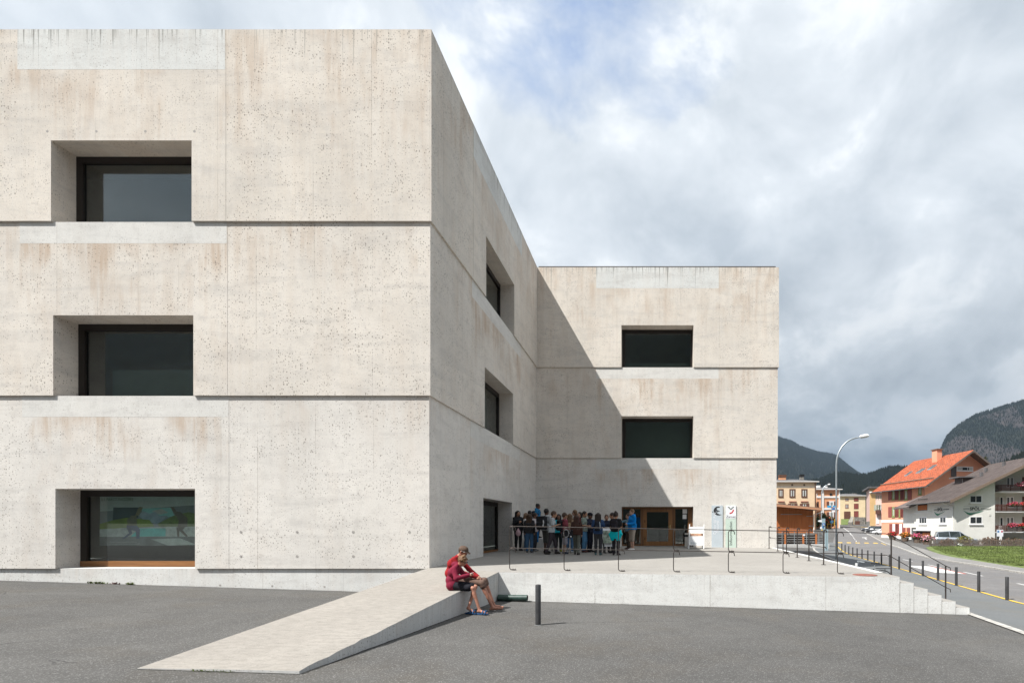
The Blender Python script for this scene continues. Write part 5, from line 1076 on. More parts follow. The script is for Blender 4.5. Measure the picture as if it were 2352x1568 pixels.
# --- bicycle behind the terrace edge
bi = thing('bicycle', 'dark bicycle with a rear rack leaning behind the right edge of the terrace', 'bicycle', (7.85, 18.6, g(7.85, 18.6)+.012), math.radians(172))
def wheel(x):
    w = MB(); n = 26
    pts = [(x+.33*math.cos(q), 0, .34+.33*math.sin(q)) for q in np.linspace(0, 2*PI, n)]; w.tube(pts, .018, 6, caps=False); o = w.build('wheel', 'tyre', bi, smooth=True, local=True)
    s_ = MB()
    for q in np.linspace(0, 2*PI, 15)[:-1]: s_.tube([(x, 0, .34), (x+.32*math.cos(q), 0, .34+.32*math.sin(q))], .0018, 4)
    tag(s_.build('spokes', 'galvanised', o, local=True), kind='stuff'); return o
wheel(-.53); wheel(.53)
mb = MB(); bb = (-.08, 0, .30); st_ = (-.22, 0, .72); hd = (.36, 0, .78); hl = (.40, 0, .62)
for a, b_ in ((bb, st_), (bb, hl), ((-.20, 0, .66), hd), (hd, hl)): mb.tube([a, b_], .025, 8)
for y in (-.04, .04): mb.tube([(-.53, y, .34), bb], .009, 6); mb.tube([(-.53, y, .34), (-.205, y*.3, .66)], .009, 6); mb.tube([(.42, y, .58), (.53, y, .34)], .011, 6)
mb.build('frame', 'black', bi, smooth=True, local=True)
MB().tube([st_, (-.26, 0, .90)], .013, 8).build('seat_post', 'galvanised', bi, local=True)
mb = MB(); mb.hexa([(-.42, -.08, .90), (-.12, -.02, .91), (-.12, .02, .91), (-.42, .08, .90), (-.42, -.08, .95), (-.12, -.02, .94), (-.12, .02, .94), (-.42, .08, .95)]); mb.build('saddle', 'black', bi, local=True, bevel=.012)
mb = MB(); mb.tube([(.35, 0, .78), (.32, 0, .96)], .013, 8); mb.tube([(.18, -.29, .98), (.30, -.2, .99), (.33, 0, .97), (.30, .2, .99), (.18, .29, .98)], .013, 8); mb.build('handlebar', 'galvanised', bi, smooth=True, local=True)
MB().box((.36, -.05, .83), (.42, .05, .92)).build('lamp', 'white_enamel', bi, local=True)
mb = MB(); 
for y in (-.07, 0, .07): mb.tube([(-.30, y, .74), (-.82, y, .74)], .011, 6)
for x in (-.32, -.45, -.58, -.71, -.82): mb.tube([(x, -.07, .74), (x, .07, .74)], .009, 6)
for y in (-.07, .07): mb.tube([(-.62, y, .74), (-.53, y*.6, .34)], .006, 6)
mb.build('rack', 'black', bi, local=True)
mb = MB()
for q0, q1 in zip(np.linspace(.1, 2.9, 13)[:-1], np.linspace(.1, 2.9, 13)[1:]):
    P = [(-.53-.375*math.cos(q), y, .34+.375*math.sin(q)) for q in (q0, q1) for y in (-.025, .025)]; mb.add([P[0], P[1], P[3], P[2]], [(0, 1, 2, 3)])
mb.build('mudguard', 'black', bi, local=True)

HAZE = 6.5e-5
# ------------------------------------------------------------------ mountains and their woods
def forest_mat(name, a, b_):
    m, nt, b = newmat(name); P = nd(nt, 'ShaderNodeNewGeometry').outputs['Position']
    c = mixc(nt, mrange(nt, noise(nt, P, .012, 5, .6), .35, .65), a, b_); c = mixc(nt, mrange(nt, noise(nt, P, .06, 4, .6), .62, .8, 0, .35), c, (.075, .055, .022))
    nt.links.new(c, b.inputs['Base Color']); b.inputs['Roughness'].default_value = .95; b.inputs['Specular IOR Level'].default_value = .1
forest_mat('forest_floor', (.010, .013, .009), (.020, .021, .013)); forest_mat('conifer', (.006, .009, .007), (.012, .015, .009))  # wood colours kept extra dark: cloud shade over the slopes is put into them
simple('rock', (.030, .023, .021), .95, .45, .03, bump=.0)
def mountain(name, label, ridge, D, front, wood_label=None, ntree=4000, size=(9, 16), rocky=None, back=.5, rough=.05):
    P = [at(px, py, D) for px, py in ridge]; xs_ = [p.x for p in P]; zs_ = [p.z for p in P]; N = 90; Mv = 26
    gx = np.linspace(xs_[0], xs_[-1], N); rz_ = np.interp(gx, xs_, zs_); sgn = 1 if D > 0 else -1
    H = max(zs_); ph = RNG.random(6)*6
    def hgt(i_x, x, s):           # s: 0 foot .. 1 ridge
        nz = math.sin(x*.021*1000/abs(D)+ph[0]+s*3)*.5+math.sin(x*.05*1000/abs(D)+ph[1]-s*6)*.3+math.sin(x*.11*1000/abs(D)+ph[2]+s*9)*.2
        return (s**.85)*(rz_[i_x]+6)*(1+rough*nz*(1-s)*2)-6
    mb = MB(); nr = Mv+6
    for i, x in enumerate(gx):
        for j in range(Mv): s = j/(Mv-1); mb.v.append((x*(1-(1-s)*front*.75/1), D-(1-s)*front*D, hgt(i, x, s)))
        for j in range(6): s = (j+1)/6; mb.v.append((x*(1+s*back), D+s*back*D, (rz_[i]+6)*(1-s**1.2)-6))
    for i in range(N-1):
        for j in range(nr-1): mb.f.append((i*nr+j, (i+1)*nr+j, (i+1)*nr+j+1, i*nr+j+1)); mb.m.append(1 if rocky and rocky(gx[i], j/(Mv-1), mb.v[i*nr+j]) else 0)
    t = mb.build(name, ['forest_floor', 'rock'], smooth=True); tag(t, label, kind='structure')
    if ntree:
        mt = MB(); V = mb.v
        for k in range(ntree):
            i = RNG.random()*(N-1.01); j = (Mv-1)*(1-(RNG.random()**1.6)*.9); i0, j0 = int(i), min(int(j), Mv-2); fi, fj = i-i0, j-j0
            if rocky and rocky(gx[i0], j0/(Mv-1), V[i0*nr+j0]) and RNG.random() < .6: continue
            a, b_, c, e = (np.array(V[q]) for q in (i0*nr+j0, (i0+1)*nr+j0, i0*nr+j0+1, (i0+1)*nr+j0+1))
            p = a*(1-fi)*(1-fj)+b_*fi*(1-fj)+c*(1-fi)*fj+e*fi*fj
            h = size[0]+(size[1]-size[0])*RNG.random(); r = h*.19; q0 = RNG.random()*6; o = len(mt.v)
            for (rr, z) in ((r, .08*h), (r*.72, .42*h)):
                for q in range(5): mt.v.append((p[0]+rr*math.cos(q0+q*1.2566), p[1]+rr*math.sin(q0+q*1.2566), p[2]+z))
            mt.v += [(p[0], p[1], p[2]+h*.62), (p[0], p[1], p[2]+h)]
            for q in range(5): mt.f += [(o+q, o+(q+1) % 5, o+10), (o+5+q, o+5+(q+1) % 5, o+11)]
        mt.m = [0]*len(mt.f); tag(mt.build('conifer_wood', 'conifer'), wood_label, 'forest', kind='stuff')
mountain('mountain', 'dark forested mountain behind the street lamp, its top in cloud', [(1600, 940), (1690, 962), (1760, 992), (1791, 1008), (1821, 1017), (1837, 1027), (1875, 1040), (1918, 1047), (1935, 1061), (1957, 1079), (1967, 1086), (2000, 1104), (2050, 1124), (2140, 1160)], 3000, .45, 'dense conifer wood on the mountain behind the street lamp', 16000, (12, 20))
mountain('mountain', 'distant blue mountain in the gap under the clouds', [(1900, 1085), (1960, 1090), (2010, 1093), (2060, 1080), (2110, 1062), (2180, 1050), (2300, 1040)], 5200, .3, None, 0)
mountain('hill', 'low dark wooded hill behind the far houses', [(1700, 1125), (1790, 1122), (1886, 1106), (1903, 1097), (1921, 1091), (1939, 1092), (1965, 1098), (1992, 1094), (2009, 1090), (2027, 1083), (2044, 1078), (2071, 1077), (2150, 1084), (2300, 1080), (2500, 1090)], 1150, .42, 'dark conifer wood on the low hill', 14000, (7, 13))
def rk(x, s, v): return .30 < s < .94 and (math.sin(x*.019+s*9)+math.sin(x*.044+1.3+s*17)*.6 > .25) and x < 1340
mountain('mountain', 'steep dark mountain with brown rock face at the right edge', [(2120, 1110), (2140, 1078), (2152, 1050), (2162, 1027), (2170, 1007), (2185, 992), (2200, 977), (2240, 953), (2290, 938), (2352, 919), (2450, 885), (2600, 850), (2900, 840)], 1900, .35, 'conifer wood on the steep mountain at the right', 26000, (5, 10), rocky=rk)
mountain('hill', 'near green wooded slope behind the hotel roof', [(2210, 1120), (2260, 1094), (2302, 1074), (2352, 1050), (2450, 1000), (2600, 960), (2800, 950)], 600, .35, 'green wood on the near slope behind the hotel', 5000, (6, 11))
# the other side of the valley, behind the viewer: it is what the windows mirror
mb = MB(); N = 60
for i in range(N):
    x = -1500+3000*i/(N-1); top = 400+70*math.sin(x*.004+1)+28*math.sin(x*.013)+14*math.sin(x*.04); mb.v += [(x, -350, 0), (x, -560, top*.55), (x, -820, top), (x, -1300, 0)]
for i in range(N-1):
    for j in range(3): mb.f.append((i*4+j, i*4+4+j, i*4+5+j, i*4+1+j)); mb.m.append(0)
tag(mb.build('valley_side', 'forest_floor', smooth=True), 'dark wooded valley side opposite the building', kind='structure')
# houses and shrubs of the far kerb opposite are beyond the frame
p = at(2252, 1062, 100); tr = thing('fir_tree', 'dark fir top rising behind the roof of the orange house', 'tree', (p.x+1, 100, g(50, 100)))
zt_ = at(0, 1048, 100).z; MB().tube([(p.x+1, 100, g(50, 100)), (p.x+1, 100, zt_-1)], [.3, .06], 8).build('trunk', 'rafter', tr)
mb = MB()
for k in range(1500):
    s = RNG.random()**.7; q = RNG.random()*2*PI; rr = (.15+2.6*s)*RNG.random()**.4; c = Vector((p.x+1+rr*math.cos(q), 100+rr*math.sin(q), zt_-s*9-rr*.25)); a = Vector((math.cos(q), math.sin(q), -.3))*.35; b_ = Vector((-math.sin(q), math.cos(q), 0))*.12
    mb.add([c-a, c-b_, c+a, c+b_], [(0, 1, 2, 3)])
mb.build('crown', 'leaf_olive', tr)

# ------------------------------------------------------------------ the air of the valley
m = bpy.data.materials.new('valley_air'); m.use_nodes = True; nt = m.node_tree; nt.nodes.clear(); M['valley_air'] = m
vo = nd(nt, 'ShaderNodeVolumePrincipled', {'Color': (.58, .77, 1.0, 1), 'Density': HAZE, 'Anisotropy': .2}); nd(nt, 'ShaderNodeOutputMaterial', {'Volume': vo.outputs[0]})
tag(box('haze', (-6500, -3500, -60), (9000, 9500, 830), 'valley_air'), 'thin bluish haze over the valley', kind='stuff')
# ------------------------------------------------------------------ people: bodies and clothes grown as smooth surfaces around a skeleton
def nets(D, org, h):
    S = D < 0; n = np.array(D.shape)-1
    c = [(i, j, k) for i in (0, 1) for j in (0, 1) for k in (0, 1)]
    sl = lambda A, o: A[o[0]:o[0]+n[0], o[1]:o[1]+n[1], o[2]:o[2]+n[2]]
    cnt = sum(sl(S, o).astype(np.int8) for o in c); mask = (cnt > 0) & (cnt < 8)
    idx = -np.ones(n, np.int64); I = np.argwhere(mask); idx[mask] = np.arange(len(I))
    acc = np.zeros((len(I), 3)); num = np.zeros(len(I))
    for a in c:
        for ax in range(3):
            if a[ax]: continue
            b = list(a); b[ax] = 1; da = sl(D, a)[mask]; db = sl(D, b)[mask]; m = (da < 0) != (db < 0)
            t = np.where(m, da/np.where(m, da-db, 1), 0); p = np.tile(np.array(a, float), (len(I), 1)); p[:, ax] += t; acc += p*m[:, None]; num += m
    V = (I+acc/num[:, None])*h+org; F = []
    for ax in range(3):
        o = [0, 0, 0]; o[ax] = 1; s0 = S[tuple(slice(None, -1) if q == ax else slice(1, -1) for q in range(3))]; s1 = S[tuple(slice(1, None) if q == ax else slice(1, -1) for q in range(3))]
        E = np.argwhere(s0 != s1)
        if not len(E): continue
        fl = s0[tuple(E.T)]
        b1, b2 = (ax+1) % 3, (ax+2) % 3; base = E.copy(); base[:, b1] += 1; base[:, b2] += 1
        def q(d1, d2): e = base.copy(); e[:, b1] += d1; e[:, b2] += d2; return idx[tuple(e.T)]
        f = np.stack([q(-1, -1), q(0, -1), q(0, 0), q(-1, 0)], 1); f[~fl] = f[~fl][:, ::-1]; F.append(f)
    return V, np.concatenate(F)
def grow(prims, h, k):
    lo = np.full(3, 1e9); hi = -lo
    for p in prims:
        if p[0] == 'c': q = np.array([p[1], p[2]]); r = max(p[3], p[4])
        else: q = np.array([p[1]]); r = max(p[2])
        if p[-1] > 0: lo = np.minimum(lo, q.min(0)-r); hi = np.maximum(hi, q.max(0)+r)
    lo -= 3*h; hi += 3*h; n = np.ceil((hi-lo)/h).astype(int)+1; D = np.full(n, .2)
    ax = [lo[i]+h*np.arange(n[i]) for i in range(3)]
    for p in prims:
        if p[0] == 'c': q = np.array([p[1], p[2]]); r = max(p[3], p[4])
        else: q = np.array([p[1]]); r = max(p[2])
        m = r+k+3*h; a = np.clip(((q.min(0)-m-lo)/h).astype(int), 0, n); b = np.clip(((q.max(0)+m-lo)/h).astype(int)+2, 0, n)
        if (b-a).min() < 1: continue
        X, Y, Z = np.meshgrid(*[ax[i][a[i]:b[i]] for i in range(3)], indexing='ij')
        if p[0] == 'c':
            A, B = np.array(p[1]), np.array(p[2]); v = B-A; L = max(v@v, 1e-9); t = np.clip(((X-A[0])*v[0]+(Y-A[1])*v[1]+(Z-A[2])*v[2])/L, 0, 1)
            d = np.sqrt((X-A[0]-t*v[0])**2+(Y-A[1]-t*v[1])**2+(Z-A[2]-t*v[2])**2)-(p[3]+(p[4]-p[3])*t)
        elif p[0] == 'e':
            C, R_ = p[1], p[2]; Q = p[3]; dx = np.stack([X-C[0], Y-C[1], Z-C[2]], -1)@Q; e = dx/np.array(R_); kk = np.sqrt((e**2).sum(-1)); d = (kk-1)*kk/np.maximum(np.sqrt(((e/np.array(R_))**2).sum(-1)), 1e-6)
        else:
            C, R_ = p[1], p[2]; Q = p[3]; dx = np.abs(np.stack([X-C[0], Y-C[1], Z-C[2]], -1)@Q)-(np.array(R_)-p[4]); d = np.sqrt((np.maximum(dx, 0)**2).sum(-1))+np.minimum(dx.max(-1), 0)-p[4]
        s = tuple(slice(a[i], b[i]) for i in range(3)); o = D[s]
        if p[-1] > 0: hh = np.clip(.5+.5*(o-d)/k, 0, 1); D[s] = o*(1-hh)+d*hh-k*hh*(1-hh)
        else: D[s] = np.maximum(o, -d)
    return nets(D, lo, h)
I3 = np.eye(3)
def cap(a, b, ra, rb=None): return ('c', tuple(a), tuple(b), ra, ra if rb is None else rb, 1)
def ell(c, r, Q=I3, s=1): return ('e', tuple(c), tuple(r), Q, s)
def rbx(c, r, rd, Q=I3, s=1): return ('b', tuple(c), tuple(r), Q, rd, s)
def skin_mesh(name, prims, h, k, mat, parent):
    V, F = grow(prims, h, k); me = bpy.data.meshes.new(name); me.vertices.add(len(V)); me.vertices.foreach_set('co', V.astype(np.float32).ravel())
    me.loops.add(len(F)*4); me.polygons.add(len(F)); me.loops.foreach_set('vertex_index', F.ravel().astype(np.int32)); me.polygons.foreach_set('loop_start', np.arange(0, len(F)*4, 4, dtype=np.int32))
    me.update(calc_edges=True); me.polygons.foreach_set('use_smooth', np.ones(len(F), bool)); me.materials.append(M[mat]); me.validate()
    return link(name, me, parent, True)
def cloth(col, rough=.85):
    col = tuple(min(.9, c*1.25+.002) for c in col)
    key = 'cloth_%d_%d_%d' % tuple(int(c*255) for c in col)
    if key not in M: simple(key, col, rough, .16, 22, bump=.35, bscale=30, spec=.2)
    return key
for nm, c in (('skin_fair', (.56, .33, .24)), ('skin_tan', (.42, .225, .145)), ('skin_brown', (.22, .11, .07)), ('skin_dark', (.11, .055, .036)), ('skin_sun', (.43, .20, .135))): simple(nm, c, .55, .06, 14, spec=.35)
for nm, c in (('hair_black', (.010, .008, .007)), ('hair_dark', (.025, .015, .010)), ('hair_brown', (.065, .034, .018)), ('hair_light', (.16, .09, .045)), ('hair_auburn', (.05, .018, .010)), ('hair_ginger', (.17, .085, .035))): simple(nm, c, .5, .35, 30, bump=.6, bscale=60, stretch=(3, 3, .6))
simple('eye_white', (.7, .68, .65), .3); simple('lens', (.02, .018, .016), .15, spec=.8)
v3 = lambda *a: np.array(a, float)
def frame_of(f): f = f/np.linalg.norm(f); up = v3(0, 0, 1); r = np.cross(f, up); r /= np.linalg.norm(r); u = np.cross(r, f); return np.stack([r, f, u], 1)     # columns: right, forward, up
def head_prims(J, s):
    Q = frame_of(J['look']); c = J['head']; r, f, u = Q.T
    return [ell(c+u*.012*s, v3(.076, .094, .108)*s, Q), ell(c+f*.030*s-u*.058*s, v3(.052, .056, .052)*s, Q), cap(c+f*.088*s+u*.004*s, c+f*.104*s-u*.022*s, .008*s, .014*s),
            cap(c+r*.076*s-f*.005*s+u*.012*s, c+r*.082*s-f*.012*s-u*.018*s, .012*s), cap(c-r*.076*s-f*.005*s+u*.012*s, c-r*.082*s-f*.012*s-u*.018*s, .012*s), cap(c+f*.080*s-u*.045*s+r*.018*s, c+f*.080*s-u*.045*s-r*.018*s, .010*s),
            cap(J['neck']-v3(0, 0, .02)*s, c-u*.06*s-f*.012*s, .050*s, .046*s)]
def torso_prims(J, s, e=0.0):
    lat = J['lat']; return [cap(J['chest']-lat*.085*s, J['chest']+lat*.085*s, .100*s+e), cap(J['shl']*.86+J['shr']*.14, J['shr']*.86+J['shl']*.14, .052*s+e), cap(J['waist']-lat*.065*s, J['waist']+lat*.065*s, .092*s+e), cap(J['pelvis']-lat*.075*s, J['pelvis']+lat*.075*s, .100*s+e),
            cap(J['pelvis'], J['waist'], .105*s+e, .098*s+e), cap(J['waist'], J['chest'], .098*s+e, .104*s+e), cap((J['chest']+J['neck'])/2, J['neck']-v3(0, 0, .015)*s, .065*s+e, .05*s+e*.5)]
def arm_prims(J, s, e=0.0, upto=1.0, sides='lr'):
    o = []
    for q in sides:
        S_, E, Wr = J['sh'+q], J['el'+q], J['wr'+q]; o.append(cap(S_, E, .046*s+e, .037*s+e))
        if upto >= 1: o.append(cap(E, Wr, .036*s+e, .027*s+e))
        else: o[-1] = cap(S_, S_+(E-S_)*.75, .050*s+e, .048*s+e)
    return o
def hand_prims(J, s):
    o = []
    for q in 'lr':
        Wr = J['wr'+q]; d = J['wr'+q]-J['el'+q]; d /= np.linalg.norm(d); side = np.cross(d, J['palm'+q]); side /= np.linalg.norm(side); pn = np.cross(side, d); sg = 1 if q == 'l' else -1; side = side*sg
        k = Wr+d*.045*s; o += [cap(Wr, k, .024*s, .028*s), cap(k-side*.016*s, k+side*.020*s, .018*s)]
        for i, L in enumerate((.034, .040, .037, .029)):
            b0 = k+d*.022*s+side*(.030-.019*i)*s; m = b0+(d*.92+pn*.35)*L*s; t = m+(d*.45+pn*.85)*L*.75*s; o += [cap(b0, m, .0088*s, .0082*s), cap(m, t, .0082*s, .007*s)]
        b0 = Wr+d*.012*s+side*.022*s; m = b0+(d*.7+side*.65+pn*.2)*.036*s; t = m+(d*.85+side*.1+pn*.45)*.03*s; o += [cap(b0, m, .011*s, .0095*s), cap(m, t, .0095*s, .008*s)]
    return o
def leg_prims(J, s, e=0.0, frac=1.0, lower=True):
    o = []
    for q in 'lr':
        H_, K, A = J['hip'+q], J['kn'+q], J['an'+q]; o.append(cap(H_, K, .078*s+e, .052*s+e))
        if lower:
            B = K+(A-K)*frac
            o += [cap(K, B, .050*s+e, (.034+.016*(1-frac))*s+e), cap(K+(A-K)*.25-J['fwd']*.012*s, K+(A-K)*.4-J['fwd']*.010*s, .046*s+e, .040*s+e)] if frac > .5 else [cap(K, B, .054*s+e, .056*s+e)]
    return o
def foot_prims(J, s, e=0.0):
    o = []
    for q in 'lr':
        A, T = J['an'+q], J['to'+q]; dz = v3(0, 0, -.045*s); heel = A+dz-(T-A)*.18; o += [cap(heel, T, .030*s+e, .022*s+e), cap(A, A+dz*.6, .034*s+e*.6), cap(A+dz*.5, A*.4+T*.6, .030*s+e, .026*s+e)]
    return o
def hair_prims(J, s, style):
    Q = frame_of(J['look']); c = J['head']; r, f, u = Q.T; b = -f
    P = [ell(c+u*.030*s+b*.014*s, v3(.087, .100, .104)*s, Q)]; fringe = .0
    if style == 'curly':
        for k in range(26):
            a = RNG.normal(size=3); a /= np.linalg.norm(a); 
            if a[2] > -.2: q = c+u*.035*s+b*.012*s+(r*a[0]*.085+f*a[1]*.09+u*a[2]*.10)*s; P.append(cap(q, q, .022*s))
    if style in ('long', 'verylong', 'bob'):
        L = {'long': .26, 'verylong': .50, 'bob': .11}[style]
        for dx in (-.055, 0, .055): P.append(cap(c+r*dx*s+b*.035*s+u*.03*s, c+r*dx*1.35*s+b*.075*s-v3(0, 0, L)*s, .062*s, .045*s if style != 'verylong' else .055*s))
        for dx in (-.078, .078): P.append(cap(c+r*dx*s+b*.005*s+u*.02*s, c+r*dx*1.12*s+b*.03*s-v3(0, 0, min(L, .24))*s, .030*s, .026*s))
    if style == 'bun': P.append(ell(c+u*.115*s+b*.055*s, v3(.045, .045, .042)*s, Q))
    if style == 'pony': P.append(cap(c+b*.11*s+u*.03*s, c+b*.13*s-v3(0, 0, .2)*s, .035*s, .02*s))
    P.append(('e', tuple(c+f*.088*s-u*.035*s), tuple(v3(.066, .062, .088)*s), Q, -1))
    if style in ('short', 'curly', 'bun', 'pony'): P.append(('e', tuple(c-u*.10*s+f*.02*s), tuple(v3(.12, .095, .075)*s), Q, -1))
    return P
def standing(H, stride=0.0, arms='down', lean=0.0, child=False):
    s = H/1.71; J = {'s': s, 'fwd': v3(0, -1, 0), 'lat': v3(1, 0, 0)}
    y = lambda z: -lean*max(0, z-.9)
    J['pelvis'] = v3(0, 0, .93); J['waist'] = v3(0, y(1.08), 1.08); J['chest'] = v3(0, y(1.27), 1.27); J['neck'] = v3(0, y(1.45)+.012, 1.45); J['head'] = v3(0, y(1.59)-.018, 1.595); J['look'] = v3(0, -1, -.08)
    for q, sg in (('l', 1), ('r', -1)):
        J['sh'+q] = v3(sg*.172, y(1.39)+.005, 1.39); J['hip'+q] = v3(sg*.088, 0, .89); st = stride*sg
        J['an'+q] = v3(sg*.10, .02-st, .085); J['kn'+q] = v3(sg*.096, -.025-st*.5-abs(st)*.12, .485); J['to'+q] = J['an'+q]+v3(sg*.035, -.155, -.055)
        J['el'+q] = v3(sg*.225, y(1.12)+.035, 1.12); J['wr'+q] = v3(sg*.225, y(.9)-.03, .90); J['palm'+q] = v3(-sg, 0, 0)
        if arms in ('phone', 'hands'): J['el'+q] = v3(sg*.215, y(1.13)-.02, 1.13); J['wr'+q] = v3(sg*.055, y(1.2)-.25, 1.19 if arms == 'phone' else 1.10); J['palm'+q] = v3(-sg, 0, .3)
        if arms == 'straps': J['el'+q] = v3(sg*.25, -.06, 1.14); J['wr'+q] = v3(sg*.13, -.135, 1.30); J['palm'+q] = v3(0, 1, 0)
        if arms == 'fold': J['el'+q] = v3(sg*.215, -.05, 1.13); J['wr'+q] = v3(-sg*.06, -.17, 1.13); J['palm'+q] = v3(0, 1, 0)
    if arms == 'point': J['elr'] = v3(-.25, -.22, 1.33); J['wrr'] = v3(-.28, -.46, 1.36); J['palmr'] = v3(0, 0, -1)
    if arms == 'hip': J['ell'] = v3(.32, .05, 1.15); J['wrl'] = v3(.16, -.02, 1.0)
    if arms == 'onephone': J['elr'] = v3(-.215, -.03, 1.13); J['wrr'] = v3(-.10, -.26, 1.22); J['palmr'] = v3(1, 0, .2)
    for k_, v in J.items():
        if isinstance(v, np.ndarray) and k_ not in ('fwd', 'lat', 'look', 'palml', 'palmr'): J[k_] = v*s
    return J
def tiny(name, c, r, mat, parent): return MB().lathe([(r*.5, -r*.85), (r, 0), (r*.5, r*.85)], tuple(c), 7).build(name, mat, parent, local=True)
def dress(t, J, skin, hair, style, shirt, sleeve, trousers, cut, shoes, h=.014, loose=.012, capcol=None, glasses=False, hood=False, hoodcol=None, kid=1.0, barefoot=False, seat=False):
    s = J['s']; hs = s*kid
    body = head_prims(J, hs)+torso_prims(J, s)+arm_prims(J, s)+hand_prims(J, s)+leg_prims(J, s)+foot_prims(J, s)
    b = skin_mesh('body', body, h, .022*s, skin, t)
    sp = torso_prims(J, s, loose)
    if sleeve != 'none': sp += arm_prims(J, s, loose*.95, 1.0 if sleeve == 'long' else .7)
    if hood: sp += [ell(J['neck']-frame_of(J['look'])[:, 1]*.075*s+v3(0, 0, .0), v3(.10, .065, .075)*s), cap(J['neck']-J['lat']*.05*s, J['neck']+J['lat']*.05*s, .062*s)]
    if seat: sp += [cap(J['pelvis']-J['lat']*.08*s, J['pelvis']+J['lat']*.08*s, .112*s+loose), cap(J['pelvis'], J['waist'], .112*s+loose, .105*s+loose)]
    else: pz_ = J['pelvis']; sp += [rbx(pz_+v3(0, 0, .05)*s, v3(.172*s+loose, .112*s+loose, .16*s), .07*s), rbx(pz_-v3(0, 0, .30)*s, v3(.5, .5, .24*s), .01, I3, -1)]
    skin_mesh('shirt', sp, h*1.1, .03*s, cloth(shirt), t)
    fr = {'long': .94, 'knee': .12, 'short': 0, 'thigh': 0}[cut]
    tp = [cap(J['pelvis']-J['lat']*.078*s, J['pelvis']+J['lat']*.078*s, .104*s+loose*.7)]
    if cut in ('long', 'knee'): tp += leg_prims(J, s, loose*(1.0 if cut == 'long' else 1.15), fr)
    else: tp += [cap(J['hip'+q], J['hip'+q]+(J['kn'+q]-J['hip'+q])*.8, .082*s+loose, .07*s+loose) for q in 'lr']
    skin_mesh('trousers' if cut == 'long' else 'shorts', tp, h*1.1, .025*s, cloth(trousers), t)
    if not barefoot:
        for q in 'lr':
            Jq = dict(J); 
            A, T = J['an'+q], J['to'+q]; dz = v3(0, 0, -.045*s); skin_mesh('shoe', [cap(A+dz-(T-A)*.2, T+v3(0, 0, .004)*s, .040*s, .030*s), cap(A+dz*.3, A+dz*.9, .043*s), cap(A+dz*.5, A*.45+T*.55+v3(0, 0, .004), .040*s, .034*s)], h, .02*s, cloth(shoes), t)
    if style: skin_mesh('hair', hair_prims(J, hs, style), h, .016*s, hair, t)
    Q = frame_of(J['look']); r, f, u = Q.T; c = J['head']
    for sg in (-1, 1): tiny('eye', c+f*.0875*hs+r*sg*.031*hs+u*.012*hs, .0065*hs, 'black', t)
    MB().tube([c+f*.094*hs-u*.048*hs+r*.020*hs, c+f*.099*hs-u*.050*hs, c+f*.094*hs-u*.048*hs-r*.020*hs], .005*hs, 5).build('mouth', 'lip', t, local=True)
    if capcol:
        skin_mesh('cap', [ell(c+u*.048*hs-f*.004*hs, v3(.092, .108, .085)*hs, Q), ('b', tuple(c-u*.06*hs), (.2, .2, .075*hs), Q, .005, -1)], h*.8, .01, cloth(capcol), t)
        mb = MB(); n_ = 9
        top = [c+u*.030*hs+f*.078*hs+r*.085*hs*math.cos(q)+f*.095*hs*math.sin(q)-u*.012*hs*math.sin(q) for q in np.linspace(0, PI, n_)]; mb.prism(top, tuple(-u*.008)); mb.build('visor', cloth(capcol), t, local=True)
    if glasses:
        for sg in (-1, 1): MB().tube([c+f*.095*hs+r*sg*.010*hs+u*.014*hs, c+f*.098*hs+r*sg*.052*hs+u*.016*hs], .013*hs, 8).build('lens', 'lens', t, local=True); MB().tube([c+f*.09*hs+r*sg*.066*hs+u*.018*hs, c-f*.01*hs+r*sg*.086*hs+u*.02*hs], .004, 5).build('glasses_temple', 'white_enamel' if glasses == 'white' else 'black', t, local=True)
    return b
simple('lip', (.35, .12, .10), .5)
def person(label, zx, top, Y, face, hair, style, skin, shirt, sleeve, trousers, cut, shoes, arms='down', stride=0.0, up=0.0, group='school group waiting by the entrance', **kw):
    px = 1139.3+.15625*zx; py = 1120.9+.15625*top; p = at(px, py, Y); z0 = tz(p.x, Y)+.002+up; H = p.z-z0-.008
    t = thing('person', label, 'person', (p.x, Y, z0), math.radians(face), group)
    J = standing(H, stride, arms, kw.pop('lean', .0)); dress(t, J, skin, hair, style, shirt, sleeve, trousers, cut, shoes, kid=1.15 if H < 1.62 else 1.06, loose=kw.pop('loose', .019), **kw)
    t['_H'] = H; return t, J
def backpack(t, J, label, col, size=(.15, .085, .21), trim=None, low=0.0, group='backpacks of the school group'):
    s = J['s']; bk = thing('backpack', label, 'backpack', t.location, t.rotation_euler.z, group)
    c = J['chest']+v3(0, .10*s+size[1]*s+.035, -.07*s-low); sk = skin_mesh('pack', [rbx(c, v3(*size)*s, .05*s), rbx(c+v3(0, size[1]*s*.9, -size[2]*s*.35), v3(size[0]*.75, .045, size[2]*.5)*s, .03*s)], .015, .02, cloth(col), bk)
    for sg in (-1, 1):
        MB().tube([c+v3(sg*.085*s, -size[1]*s, size[2]*s*.75), J['sh'+('l' if sg > 0 else 'r')]*v3(.55, 1, 1)+v3(0, .0, .075*s), J['chest']+v3(sg*.10*s, -.122*s, .04*s), J['chest']+v3(sg*.13*s, -.09*s, -.12*s), c+v3(sg*.12*s, -size[1]*s, -size[2]*s*.7)], .017*s, 6).build('strap', cloth(trim or col), bk, local=True)
    if trim: MB().tube([c+v3(-size[0]*.85*s, size[1]*s*1.0, -size[2]*.6*s), c+v3(-size[0]*.95*s, size[1]*s*.9, .0), c+v3(-size[0]*.7*s, size[1]*s*.7, size[2]*.85*s)], .022*s, 6).build('trim', cloth(trim), bk, local=True)
    return bk
BLK = (.012, .012, .014); NAV = (.012, .017, .035); DNM = (.055, .12, .22); GRY = (.30, .31, .32)
